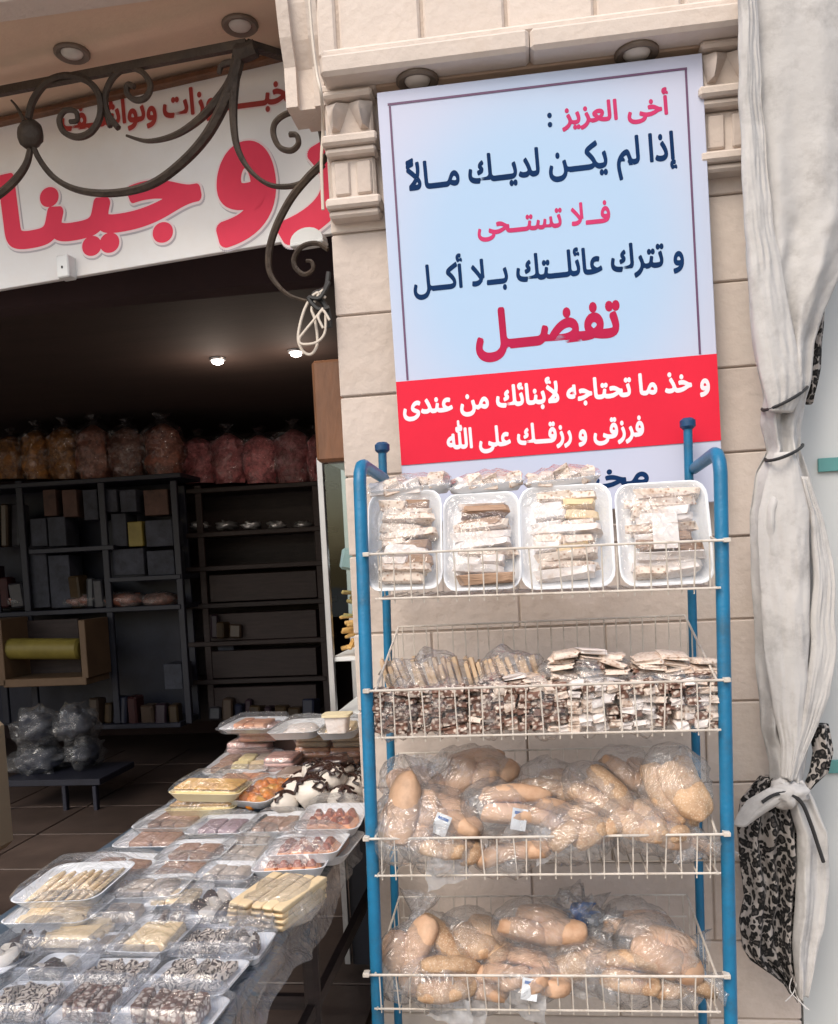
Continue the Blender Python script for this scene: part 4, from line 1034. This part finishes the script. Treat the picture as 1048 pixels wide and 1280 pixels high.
for yy in (-.42, .0, .42):
    q = MB(); q.box((0, yy * (TY1 - TY0) * 1.05 + .03, .42), (TX1 - TX0 - .13, .02, .035)); q.build('cross_rail', M['wood_dark'], t)
# raised board carrying the rear trays
q = MB(); q.box(((TX0 + TX1) / 2 + .02, .60, TZ + .03), (TX1 - TX0 - .04, .64, .058), ch=.004)
q.build('raised_board', M['cloth_navy'], label='navy covered board lifting the rear pastries on the table', cat='board')

def table_item(x0, y0, x1, y1, z, kind, label, form='tray', rz=0, cream=False, tilt=0, hh=.05, dmul=1.0):
    global SEED; SEED += 1
    xm = (x0 + x1) / 2; ym = (y0 + y1) / 2
    a = Pz(x0, ym, z); c = Pz(x1, ym, z); w = (c - a).length
    p0 = Pz(xm, y0, z); p1 = Pz(xm, y1, z); d = max(.09, min(.27, (p0 - p1).length)) * dmul
    ctr = (p0 + p1) / 2; loc = Vector((ctr.x, ctr.y, z))
    # sides run parallel to the picture's tray edges: a yaw of a few degrees
    rot = (R(tilt), R(rng.uniform(-2.5, 2.5)), R(rz + rng.uniform(-4, 4)))
    if form == 'tray': return make_tray(label, loc, w, d, kind, SEED, rot, cream)
    if form == 'clam': return make_clam(label, loc, w, d, hh, kind, SEED, rot)
SEED = 0
Z = TZ + .004; ZR = TZ + .065
I = table_item
# rear rows on the raised board
I(268, 948, 345, 975, ZR + .0, 'mixed', 'white foam tray of mixed brown and cream pieces, furthest left at the rear', tilt=4)
I(265, 972, 345, 990, ZR - .01, 'peach_slab', 'foam tray with a strip of red peeking out behind the golden cake')
I(222, 985, 308, 1006, ZR + .018, 'cake', 'cream tray holding the upper golden brown cake', cream=True, dmul=.8)
I(216, 1006, 302, 1026, ZR - .03, 'cake', 'cream tray holding a pale yellow cake under the golden one', cream=True, dmul=.8)
I(300, 975, 360, 1022, ZR - .01, 'sweets', 'narrow foam tray filled with glossy orange sweets', rz=-12, dmul=1.05)
# middle rows
ROW = [(183, 1020, 262, 1046, 'halva', 'foam tray with brown halva, left end of the row below the cakes'),
       (243, 1030, 318, 1054, 'halva_mauve', 'foam tray with mauve halva, second in the row below the cakes'),
       (312, 1026, 382, 1052, 'halva', 'foam tray with reddish brown halva left of the orange pastries'),
       (157, 1042, 240, 1070, 'halva', 'foam tray with one dark brown slab at the left table edge'),
       (287, 1048, 352, 1068, 'halva_grey', 'foam tray with grey halva, small one beside the two pastry trays'),
       (205, 1062, 287, 1088, 'halva', 'foam tray with brown halva above the pair of round ended ones'),
       (268, 1064, 344, 1092, 'halva_grey', 'foam tray with plain grey halva left of the middle orange pastries'),
       (188, 1084, 268, 1112, 'halva', 'foam tray with brown halva and a bright glint, centre of the table'),
       (250, 1090, 322, 1114, 'halva_grey', 'foam tray with pale grey halva right of the glinting one'),
       (103, 1080, 196, 1108, 'halva', 'long foam tray with dark halva, behind the overlapped biscuits'),
       (116, 1108, 172, 1136, 'halva', 'foam tray with brown pieces just right of the overlapped biscuits'),
       (140, 1108, 236, 1136, 'halva_grey', 'pale blue looking foam tray with grey sweets near the table centre'),
       (184, 1120, 262, 1146, 'biscuit_slab', 'foam tray with pale sweets left of the chocolate box'),
       (155, 1160, 236, 1206, 'biscuit_slab', 'open looking white tray with one pale square piece'),
       (22, 1136, 130, 1168, 'long_biscuits', 'foam tray of pale biscuits under the overlapped biscuit tray')]
for i, r in enumerate(ROW):
    I(r[0], r[1], r[2], r[3], Z + .004 * (i % 3) + (.0 if r[1] > 1040 else .012), r[4], r[5])
I(378, 1016, 456, 1050, Z + .055, 'triangles', 'foam tray of peach pastry triangles, rear one by the blue post')
I(340, 1055, 432, 1082, Z + .04, 'triangles', 'foam tray of peach pastry triangles, middle one of three')
I(322, 1078, 412, 1102, Z + .02, 'triangles', 'foam tray of peach pastry triangles, front one of three')
I(340, 1052, 448, 1086, Z + .012, 'peach_slab', 'foam tray sticking out under the middle triangle pastries')
I(42, 1096, 150, 1136, Z + .03, 'cookies', 'foam tray of overlapped pale biscuits at the left table edge', tilt=3)
# clear boxes in front
I(46, 1156, 150, 1200, Z, 'long_biscuits', 'clear box of cream coloured long biscuits near the left edge', 'clam', hh=.05)
I(120, 1138, 190, 1166, Z + .004, 'halva_grey', 'clear box with a brown and beige block and a bright glint', 'clam', hh=.045)
I(228, 1120, 325, 1172, Z, 'choc_lumps', 'clear box of chocolate covered pieces in the middle of the table', 'clam', hh=.055)
I(218, 1170, 318, 1206, Z, 'choc_cookies', 'clear box of black and white biscuits below the chocolate pieces', 'clam', hh=.045)
I(0, 1172, 50, 1226, Z, 'choc_lumps', 'clear box of chocolate and cream pieces cut by the left photo edge', 'clam', hh=.05)
I(36, 1204, 112, 1244, Z, 'choc_lumps', 'clear box with dark and white lumps, second from left in front', 'clam', hh=.05)
I(94, 1210, 190, 1252, Z, 'choc_cookies', 'clear box of striped biscuits, third from left in front', 'clam', hh=.05)
I(186, 1210, 304, 1258, Z, 'choc_cookies', 'wide clear box of striped biscuits at the right table edge', 'clam', hh=.055)
I(-20, 1240, 84, 1290, Z, 'choc_cookies', 'clear box of striped biscuits at the bottom left corner', 'clam', hh=.05)
I(78, 1246, 156, 1296, Z + .002, 'mosaic', 'clear box of grey mosaic slices at the bottom edge', 'clam', hh=.05)
I(150, 1254, 280, 1300, Z, 'mosaic', 'broad clear box of speckled slices at the bottom edge near the legs', 'clam', hh=.05)
for (x0, x1, lab) in ((-60, 40, 'clear box nearest the viewer at the left'), (60, 160, 'clear box nearest the viewer, middle one')):
    I(x0, 1300, x1, 1350, Z, 'choc_cookies', lab, 'clam', hh=.05)
I(112, 1176, 168, 1206, Z, 'halva_grey', 'clear box with grey pieces between the long biscuits and the pale square', 'clam', hh=.04)
I(52, 1176, 118, 1206, Z + .05, 'long_biscuits', 'clear box of pale biscuits stacked on the long biscuit box', 'clam', hh=.04) if False else None
I(196, 1150, 240, 1174, Z, 'mosaic', 'small clear box with speckled slices left of the chocolate box', 'clam', hh=.04)
I(286, 1176, 338, 1212, Z, 'choc_lumps', 'clear box with black and cream pieces at the right edge of the table', 'clam', hh=.05)
# biscuit stick pile on the right front
t = thing('biscuit_stick_pack', 'plastic wrapped pack of stacked biscuit sticks at the right table edge', 'biscuit pack', Pz(352, 1140, Z), (0, 0, R(-14)), group=None)
st = slab('biscuit_pale', .3, .03, 1)
for j in range(5):
    for i in range(4):
        put('biscuit_stick', st, t, (-.06 + .027 * j + .001 * i, .0, .001 + .0125 * i), (0, 0, R(rng.uniform(-2, 2))), (.025, .19, .012))
put('plastic_wrap', lump('plastic_wrap', M['cover'], .088, .12, .055, 4, .25, 2.5, 24, 14, flatten=.1), t, (0, 0, .01))
# pink wafers and boxed sweets at the very back
def wafer_pack(x0, x1, yb, hgt, z, m, lab, n=3, dep=.12):
    a = Pz(x0, yb, z); c = Pz(x1, yb, z); w = (c - a).length
    t = thing('wafer_pack', lab, 'wafer pack', (a + c) / 2 + Vector((0, dep / 2, 0)), (0, 0, R(rng.uniform(-4, 4))), group='boxed wafers and sweets at the rear of the table')
    for k in range(n):
        put('wafer_layer', slab(m, .1, .08, k % 3), t, (0, 0, .002 + hgt / n * k), (0, 0, rng.uniform(-.05, .05)), (w * rng.uniform(.92, .98), dep * .95, hgt / n * .96))
    put('clear_box', CLAM, t, (0, 0, 0), sc=(w * 1.06, dep * 1.08, hgt * 1.15))
    return w
wafer_pack(284, 340, 952, .062, ZR, 'pink', 'pack of pink wafers, lower one of the leftmost rear stack')
wafer_pack(298, 345, 928, .055, ZR + .075, 'pink', 'pack of pink wafers, upper one of the leftmost rear stack', dep=.1)
wafer_pack(368, 412, 957, .06, ZR, 'peach', 'pack of orange wafers, lower one in the rear middle')
wafer_pack(369, 411, 935, .05, ZR + .071, 'biscuit', 'pack of cream filled wafers on top in the rear middle')
wafer_pack(413, 452, 957, .06, ZR, 'peach', 'pack of orange wafers, lower one beside the rack post')
wafer_pack(414, 452, 935, .05, ZR + .071, 'biscuit', 'pack of cream filled wafers on top beside the rack post')
wafer_pack(330, 368, 968, .05, ZR, 'pink', 'small pack of pink layered cake between the stacks')
wafer_pack(345, 372, 985, .04, ZR - .01, 'wafer_edge', 'small brown wafer pack behind the orange sweets')
ZT = ZR + .1
I(348, 908, 408, 926, ZT + .03, 'oval', 'white foam tray with an oval white sweet at the very back')
I(405, 908, 452, 926, ZT + .03, 'biscuit_slab', 'white foam tray of pale sweets at the very back by the rack')
I(286, 902, 352, 918, ZT + .02, 'peach_slab', 'clear lidded box of pink sweets at the very back', 'clam', hh=.04)
q = MB(); p = Pz(352, 912, ZT); q.box((p.x + .12, p.y + .05, (ZT + TZ + .06) / 2 + .006), (.48, .13, ZT - TZ - .06), ch=.006)
q.build('back_crate', M['carton_brown'], label='low brown crate lifting the rearmost trays', cat='crate')
t = thing('cream_tub', 'small cream coloured tub with flat lid at the back of the table', 'tub', Pz(423, 915, ZT + .06))
q = MB(); q.loft([rrect(.06, .05, .01, 0), rrect(.075, .06, .012, .05)]); q.build('tub', M['nougat_white'], t, True)
q = MB(); q.loft([rrect(.088, .07, .012, .05), rrect(.088, .07, .012, .058)]); q.build('lid', M['foam_cream'], t, True)
# chocolate drizzled meringues on a black tray
cA = Pz(405, 990, ZR + .01)
t = thing('meringue_platter', 'black platter of white meringues with dark chocolate drizzle', 'pastry platter', cA, (0, 0, R(-4)))
q = MB(); q.loft([rrect(.24, .32, .02, -.05), rrect(.27, .36, .02, -.03), rrect(.26, .35, .02, -.03), rrect(.24, .32, .02, -.045)]); q.build('platter', M['strap'], t, True)
k = 0
for (x, y, z, s_) in ((-.09, .09, 0, .05), (-.01, .11, .005, .055), (.08, .1, 0, .055), (-.08, .0, .0, .05), (.0, .02, .03, .06), (.09, .0, .01, .055), (-.085, -.09, -.01, .045), (-.005, -.08, .02, .058), (.085, -.09, .0, .05), (.03, .06, .055, .05), (-.04, .05, .05, .045), (.04, -.04, .05, .05)):
    o = put('meringue', LUMPS['cream'][k % 3], t, (x, y, z), (0, 0, k), (s_ * .92, s_ * .88, s_ * .74)); k += 1
    q = MB()
    for a in range(11):
        an = rng.uniform(0, 6.28); ln = rng.uniform(.6, 1.35)
        pts = []
        for u in range(6):
            th = ln * u / 5; aa = an + .25 * sin(u * 2 + a); pts.append((sin(th) * cos(aa) * 1.07, sin(th) * sin(aa) * 1.07, cos(th) * 1.07))
        q.tube(pts, [.16, .14, .11, .10, .09, .12], 6)
    q.build('chocolate_drizzle', M['choc'], o, True)
    if k in (5, 10, 3): put('chocolate_cap', lump('chocolate_cap', M['choc'], .95, .95, .6, k, .4), o, (0, 0, .65))

# clear plastic cover hanging over the right table edge
q = MB(); rings = []
for i in range(90):
    Y = TY0 + (i / 89) * (.0 - TY0) + .0; ring = []
    for j in range(22):
        u = j / 21
        if u < .4: x = TX1 - .14 + .15 * u / .4; z = TZ + .004 + .004 * noise.noise(Vector((Y * 8, u * 5, 1)))
        else:
            v = (u - .4) / .6; drop = .07 + .07 * noise.noise(Vector((Y * 3, 3, 1))); x = TX1 + .012 + .03 * noise.noise(Vector((Y * 7, v * 2, 4))) + .02 * v; z = TZ - drop * v
        ring.append((x, Y, z))
    rings.append(ring)
q.loft(rings, False, False, closed=False)
q.build('plastic_table_cover', M['cover'], smooth='all', label='clear plastic sheet hanging crumpled over the right table edge', cat='plastic sheet')

# ================================================================== GOODS ON THE RACK
def rackx(x, y=None): return P(x, y or 700, YF).x
x0, x1, zf, zl, zbk, slp = BASK[0]
# four large foam trays leaning against the back of the top basket
def lean_tray(xa, xb, ya, yb, kind, lab, seed):
    Yt = YF + .03
    A_ = P((xa + xb) / 2, yb, Yt); T_ = P((xa + xb) / 2, ya, Yt + .07); w = P(xb, (ya + yb) / 2, Yt).x - P(xa, (ya + yb) / 2, Yt).x
    hgt = math.hypot(T_.z - A_.z, .07); ang = math.atan2(T_.z - A_.z, .07)
    t = thing('wrapped_sweet_tray', lab, 'sweet tray', A_, (ang, 0, R(rng.uniform(-2, 2))), group='large foam trays leaning in the top basket')
    c = put('tray', TR, t, (0, hgt / 2, 0), sc=(w, hgt, .028 / .16))
    rr = random.Random(seed); n = 10; y = hgt * .085
    pool = ['nougat_white', 'nougat_white', 'nougat', 'nougat', 'nougat', 'wafer_edge'] if kind == 0 else ['nougat_white', 'nougat_white', 'nougat_white', 'nougat', 'biscuit_pale']
    for k in range(n):
        h_ = hgt * .82 / n; parts_ = rr.choice((1, 1, 1, 2)); xx = -w * .32 + rr.uniform(-.01, .01)
        for j in range(parts_):
            ww = w * .64 / parts_ * rr.uniform(.85, 1.15)
            put('nougat_piece', chunk(rr.choice(pool), rr.randrange(6)), t, (xx + ww / 2, y + h_ / 2, .006), (rr.uniform(-.2, .2), rr.uniform(-.1, .1), rr.uniform(-.09, .09)), (ww * 1.0, h_ * rr.uniform(.95, 1.2), .034 + rr.uniform(-.006, .010)))
            xx += ww * .98
        y += h_
    put('cling_film', FILMS[seed % 3], t, (0, hgt / 2, 0), sc=(w * 1.0, hgt * 1.0, .135))
lean_tray(462, 556, 620, 742, 0, 'upright foam tray of nougat slices, leftmost in the top basket', 3)
lean_tray(556, 654, 622, 742, 0, 'upright foam tray of brown and white nougat, second from left in the top basket', 5)
lean_tray(652, 770, 612, 740, 1, 'upright foam tray of very white nougat, third from left in the top basket', 8)
lean_tray(774, 893, 608, 736, 0, 'upright foam tray of browned nougat with pale label, rightmost in the top basket', 12)
# card label on the rightmost
a = P(822, 652, YF + .015); me = MB().box((0, 0, 0), (.052, .002, .075)).mesh('paper_label', M['nougat_white']); 
o = [x for x in bpy.data.objects if x.name.startswith('wrapped_sweet_tray')][-1]
put('paper_label', me, o, (.0, .11, .048), (R(90), 0, 0))
# three trays lying flat on top behind
for i, (xa, xb, y, lab) in enumerate(((466, 566, 614, 'foam tray of wrapped nougat lying on top, left one of three'), (563, 655, 610, 'foam tray of wrapped nougat lying on top, middle one of three'), (657, 748, 604, 'foam tray of wrapped nougat lying on top, right one of three'))):
    Yt = YF + .14; a = P(xa, y, Yt); c = P(xb, y, Yt); w = c.x - a.x
    t = thing('flat_sweet_tray', lab, 'sweet tray', ((a.x + c.x) / 2, Yt, (a.z + c.z) / 2 - .012), (R(4), R(-3), R(2)), group='foam trays lying flat above the top basket')
    put('tray', TR, t, (0, 0, 0), sc=(w * 1.04, .15, .02 / .16))
    rr = random.Random(i + 40)
    for k in range(5):
        put('nougat_piece', chunk(rr.choice(['nougat', 'nougat_white', 'nougat']), k % 6), t, (-w * .36 + w * .18 * k, 0, .008), (rr.uniform(-.1, .1), rr.uniform(-.2, .2), rr.uniform(-.2, .2)), (w * .21, .13, .030 + rr.uniform(0, .006)))
    q = MB(); rings = []
    for u in range(13):
        xx = -w * .5 + w * u / 12; ring = []
        for v in range(13):
            an = pi * v / 12; amp_ = (.027 + .005 * noise.noise(Vector((u * .9, v * .5, i * 5)))) * (.55 + .45 * sin(pi * u / 12)); ring.append((xx, cos(an) * .078, .016 + sin(an) * amp_ * 1.35))
        rings.append(ring)
    q.loft(rings, False, False, closed=False); q.build('cling_film', M['film'], t, 'all')

# second basket
x0, x1, zf, zl, zbk, slp = BASK[1]
def wrap_pillow(name, m, sx, sy, sz, seed, parent, loc=(0, 0, 0), rot=(0, 0, 0)):
    return put(name, lump(name, m, sx, sy, sz, seed, .45, 2.3, 26, 16), parent, loc, rot)
# front row: packs of mosaic slices seen through the wires
WID = x1 - x0
for i in range(7):
    cx_ = x0 + WID * (i + .5) / 7; rr = random.Random(i + 70)
    adj = ['dark speckled', 'darkest', 'white flecked', 'speckled', 'pale flecked', 'loosely stacked', 'palest']
    wh = ['leftmost behind the second basket front', 'second from left behind the second basket front', 'third from left behind the second basket front', 'at the middle of the second basket front', 'just right of the second basket middle', 'second from right behind the second basket front', 'rightmost behind the second basket front']
    t = thing('mosaic_pack', f'{adj[i]} pack of mosaic slices, {wh[i]}', 'biscuit pack', (cx_, YF + .03, zl + slp * (cx_ - (x0 + x1) / 2)), group='packs of mosaic slices in the second basket')
    hh = zf - zl - .004
    for j in range(6):
        for k in range(4):
            m = 'mosaic' if (i < 2 or rr.random() < (.75 if i < 4 else .35)) else rr.choice(('nougat', 'nougat_white'))
            put('mosaic_slice', chunk(m, rr.randrange(6)), t, (-WID / 14 * .94 + WID / 7 * .94 * (k + .5) / 4 + rr.uniform(-.003, .003), rr.uniform(-.006, .006), .002 + hh / 6 * j), (rr.uniform(-.25, .25), rr.uniform(-.22, .22), rr.uniform(-.3, .3)), (WID / 28 * rr.uniform(.9, 1.15), .055, hh / 6 * rr.uniform(.85, 1.1)))
    wrap_pillow('plastic_wrap', M['film'], WID / 14 * .99, .034, hh * .62, i + 3, t, (0, 0, hh * .5))
# upper packs: sticks standing, then stacked nougat
for i, (xa, xb, lab) in enumerate(((486, 586, 'pack of leaning biscuit sticks, left one above the second basket rim'), (590, 684, 'pack of leaning biscuit sticks, right one above the second basket rim'))):
    a = P(xa, 862, YF + .1); c = P(xb, 862, YF + .1); w = c.x - a.x; hgt = (P(xa, 822, YF + .1).z - a.z)
    t = thing('stick_pack', lab, 'biscuit pack', ((a.x + c.x) / 2, YF + .12, zf - .02), group='packs of biscuit sticks in the second basket')
    rr = random.Random(i + 5); n = 11
    for k in range(n):
        for j in range(2):
            put('biscuit_stick', slab('biscuit', .25, .05, k % 3), t, (-w / 2 + w * (k + .5) / n, .0 + .03 * j, -.03 + .0 * k), (R(rr.uniform(-6, 4)), R(-16 + rr.uniform(-5, 5)), rr.uniform(-.1, .1)), (w / n * .62, .02, hgt + .025 + rr.uniform(-.012, .006)))
    wrap_pillow('plastic_wrap', M['bag'], w * .52, .05, hgt * .85, i + 33, t, (0, .01, .02))
for i, (xa, xb, yt, lab) in enumerate(((600, 690, 846, 'low pack of pale nougat at the middle of the second basket'), (682, 786, 812, 'tall heaped pack of layered nougat bars, left of two in the second basket'), (784, 896, 818, 'tall heaped pack of layered nougat bars by the right post'))):
    a = P(xa, 858, YF + .06); c = P(xb, 856, YF + .06); w = c.x - a.x; hgt = P(xa, yt, YF + .06).z - a.z
    t = thing('nougat_pack', lab, 'nougat pack', ((a.x + c.x) / 2, YF + .09, a.z - .03), (0, R(6 if i else 0), 0), group='packs of nougat bars in the second basket')
    rr = random.Random(i + 15); n = 7 if i else 4
    for k in range(n):
        for j in range(3):
            put('nougat_bar', chunk('nougat' if rr.random() < .6 else rr.choice(('nougat_white', 'mosaic')), rr.randrange(6)), t, (-w * .3 + w * .3 * j + rr.uniform(-.006, .006), rr.uniform(-.012, .012), .01 + (hgt + .02) / n * k * (1 - .12 * abs(j - 1))), (rr.uniform(-.1, .1), R(rr.uniform(-14, 14)), rr.uniform(-.25, .25)), (w * .31, .09, (hgt + .02) / n * .85))
    wrap_pillow('plastic_wrap', M['bag'], w * .52, .07, hgt * .62 + .012, i + 43, t, (0, 0, hgt * .45))

# bread bags in the two lower baskets
def bun_mesh(m, seed, slash=True):
    q = MB(); rings = []
    nu, nv = 22, 15
    for i in range(1, nv):
        t_ = pi * i / nv; ring = []
        for j in range(nu):
            a = 2 * pi * j / nu; r = sin(t_) ** .62
            p = Vector((-cos(t_), r * cos(a), r * sin(a)))
            k_ = 1 + .09 * noise.noise(p * 1.9 + Vector((seed * 3, 1, 2)))
            zz_ = p.z * k_; 
            if slash and p.z > .35 and abs(p.y) < .22 and abs(p.x) < .75: zz_ -= .13 * (1 - abs(p.y) / .22)
            if zz_ < -.55: zz_ = -.55
            ring.append((p.x * k_, p.y * k_, zz_))
        rings.append(ring)
    q.loft(rings); return q.mesh('bun', m, 'all')
BUNS = {'bread': [bun_mesh(M['bread'], s) for s in range(3)], 'bread_seed': [bun_mesh(M['bread_seed'], s, s == 1) for s in range(3)]}
def bag_mesh(seed, n=30, m_=18):
    """pillow bag with crumpled skin and a gathered, flared neck"""
    q = MB(); rings = []
    for i in range(n + 1):
        u = i / n; x = -1 + 2.35 * u
        if u < .72: pr = (sin(pi * min(1, (u + .02) / .76))) ** .5
        elif u < .8: pr = .24
        else: pr = .24 + (u - .8) * 2.4
        ring = []
        for j in range(m_):
            a = 2 * pi * j / m_; d_ = Vector((x * 1.6, cos(a), sin(a)))
            nn = 1 + .20 * noise.noise(d_ * 2.1 + Vector((seed, 0, 0))) + .10 * noise.noise(d_ * 5 + Vector((seed, 4, 0)))
            if u >= .78: nn += .35 * noise.noise(Vector((a * 2.2, seed, u * 4)))
            ring.append((x + (.1 * noise.noise(Vector((a * 2, seed, 9))) if i == n else 0), cos(a) * pr * nn, sin(a) * pr * nn * (1 if u < .78 else .55)))
        rings.append(ring)
    q.loft(rings, True, False); return q.mesh('plastic_bag', M['bag'], 'all')
BAGS = [bag_mesh(s * 3.7) for s in range(5)]
CARD = MB().box((0, 0, 0), (1, .01, 1)).mesh('label_card', M['card'])
CARDB = MB().box((0, 0, 0), (1, .012, 1)).mesh('blue_stripe', M['card_blue'])
def flap_mesh(seed):
    q = MB(); rings = []
    for i in range(13):
        u = i / 12; ring = []
        for j in range(13):
            v = j / 12 - .5
            wd = .55 + .45 * u + .12 * noise.noise(Vector((u * 3, seed, 1)))
            ring.append((v * wd, -.10 * sin(u * 2.4) + .16 * noise.noise(Vector((v * 3.5 + seed, u * 2, 1))), -u + .12 * noise.noise(Vector((v * 4, seed, 5))) * u))
        rings.append(ring)
    q.loft(rings, False, False, closed=False); return q.mesh('plastic_flap', M['milky'], 'all')
FLAPS = [flap_mesh(k * 5.1) for k in range(4)]
def bread_bag(px, py, Y, yaw, roll, kind, size, label, seed, card=False, group='bagged bread in the wire baskets', pitch=0):
    p = P(px, py, Y); rr = random.Random(seed)
    t = thing('bread_bag', label, 'bread bag', p, (R(pitch), R(roll), R(yaw)), group=group)
    s_ = size; lay = seed % 3
    if lay == 0: spots = [(-.040, -.026, 0, .25), (.036, -.022, .004, -.2), (-.004, .030, .012, .1)]
    elif lay == 1: spots = [(-.004, -.030, 0, .08), (.0, .022, .008, -.1), (.0, -.005, .036, .15)]
    else: spots = [(-.036, -.02, 0, 1.2), (.012, -.024, .002, 1.35), (.050, -.012, .0, 1.1), (.0, .03, .02, .1)]
    for q_, (bx_, by_, bz_, rz_) in enumerate(spots):
        L_ = (.056 if lay != 1 else .074) * rr.uniform(.88, 1.1); W_ = (.038 if lay != 1 else .040) * rr.uniform(.92, 1.12)
        put('bun', BUNS[kind][(seed + q_) % 3], t, (bx_ * s_, by_ * s_, bz_ * s_), (R(rr.uniform(-40, 10)), rr.uniform(-.25, .25), rz_ + rr.uniform(-.2, .2)), (L_ * s_ * (.75 if lay == 2 and q_ < 3 else 1), W_ * s_, .029 * s_))
    put('plastic_bag', BAGS[seed % 5], t, (-.004, .004, .0), (rr.uniform(-.2, .2), 0, 0), (.108 * s_, .084 * s_, .064 * s_))
    if (seed % 2 or card) and px < 800:
        put('plastic_flap', FLAPS[seed % 4], t, (rr.uniform(-.03, .03), -.05 * s_, -.005), (R(rr.uniform(-12, 18)), R(-roll + rr.uniform(-25, 25)), R(-yaw * .6 + rr.uniform(-15, 15))), (.11, .07, .07))
    if card:
        c = put('label_card', CARD, t, (.0, -.066 * s_, .004), (R(-12), R(rr.uniform(-8, 8)), R(4)), (.034, .1, .045))
        put('blue_stripe', CARDB, c, (0, -.006, .3), (0, 0, 0), (.7, 1, .14))
B3 = [(512, 1020, .05, 62, -48, 'bread', 1.0, 'plain bread bag standing upright at the left end of the third basket', 1, 0),
      (598, 968, .17, 8, -2, 'bread', 1.12, 'wide plain loaf bag lying on top at the left of the third basket', 2, 0),
      (560, 1022, .07, -8, 20, 'bread', 1.0, 'bagged buns with a white card in the third basket, left card', 3, 1),
      (640, 1016, .05, 14, 18, 'bread', 1.0, 'bagged buns with a white card in the third basket, right card', 4, 1),
      (560, 1060, .03, 10, 12, 'bread_seed', .95, 'crumpled bread bag pressed on the third basket front, left', 5, 0),
      (700, 988, .15, -12, 8, 'bread_seed', 1.0, 'seeded bread bag at the centre top of the third basket', 6, 0),
      (755, 1000, .10, -30, 34, 'bread_seed', .95, 'tilted seeded bread bag right of the third basket centre', 7, 0),
      (730, 1040, .03, 4, -6, 'bread_seed', 1.05, 'pink brown bread bag sagging over the third basket front', 8, 0),
      (800, 978, .16, -25, 30, 'bread', 1.0, 'glossy bread bag on top toward the right of the third basket', 9, 0),
      (846, 992, .07, -60, 66, 'bread_seed', .98, 'big seeded loaf bag standing by the right post of the third basket', 10, 0),
      (812, 1035, .04, -12, 14, 'bread_seed', 1.0, 'seeded bread bag behind the front wires right of centre', 11, 0),
      (645, 1062, .04, -6, -10, 'bread', .9, 'lower plain bread bag behind the front wires of the third basket', 12, 0)]
B4 = [(512, 1192, .06, 62, -60, 'bread', .95, 'upright plain bread bag at the left end of the bottom basket', 21, 0),
      (552, 1190, .10, -38, 30, 'bread_seed', .95, 'seeded bread bag leaning left in the bottom basket', 22, 0),
      (602, 1178, .12, -20, 20, 'bread_seed', .95, 'seeded round bread bag next to the golden loaf', 23, 0),
      (680, 1162, .10, -2, 4, 'bread', 1.05, 'golden glossy loaf bag on top at the centre of the bottom basket', 24, 0),
      (560, 1228, .03, 8, 8, 'bread_seed', .95, 'crumpled bread bag behind the bottom wires at left', 25, 0),
      (665, 1222, .03, -4, 4, 'bread', .95, 'bread bag with white card at the front of the bottom basket', 26, 1),
      (735, 1200, .08, 6, -6, 'bread_seed', 1.0, 'seeded bread bag right of the card in the bottom basket', 27, 0),
      (790, 1222, .04, -4, 14, 'bread_seed', .95, 'long bread bag behind the bottom wires right of centre', 28, 0),
      (832, 1194, .06, -14, 26, 'bread', 1.0, 'big plain loaf bag slanting by the right post in the bottom basket', 29, 0),
      (806, 1166, .16, -8, 12, 'bread', 1.0, 'pale brown loaf bag at the back right of the bottom basket', 30, 0)]
B3 += [(690, 1030, .06, 20, 30, 'bread', .85, 'small plain roll bag at the middle of the third basket', 13, 0),
       (856, 1052, .05, 20, 20, 'bread', .75, 'small bread bag low by the right post in the third basket', 15, 0),
       (520, 985, .12, -30, 30, 'bread', .85, 'plain roll bag behind the upright one in the third basket', 17, 0)]
B4 += [(615, 1235, .05, -20, -10, 'bread', .85, 'plain roll bag low at the left of the white card in the bottom basket', 31, 0),
       (852, 1232, .05, 10, 10, 'bread_seed', .75, 'seeded bread bag in the lower right corner of the bottom basket', 33, 0),
       (640, 1190, .16, 30, 12, 'bread', .85, 'plain roll bag behind the golden loaf in the bottom basket', 35, 0)]
for r in B3 + B4:
    bread_bag(r[0], r[1], YF + r[2], r[3], r[4], r[5], r[6], r[7], r[8], bool(r[9]))
# empty foil-like crumpled wrappers in the bottom basket
for i, (x, y, s_, lab) in enumerate(((722, 1142, .055, 'crumpled shiny blue and clear wrapper at the centre back of the bottom basket'), (752, 1158, .05, 'crumpled shiny clear wrapper right of the blue one'))):
    t = thing('crumpled_wrapper', lab, 'wrapper', P(x, y, YF + .16))
    put('wrapper_film', lump('wrapper_film', M['cover'], s_, s_, s_ * .8, i + 50, 1.2, 3.2, 18, 12), t)
    put('inner_card', lump('inner_card', M['card' if i else 'card_blue'], s_ * .7, s_ * .3, s_ * .5, i + 60, 1.2, 3.2, 10, 7), t)
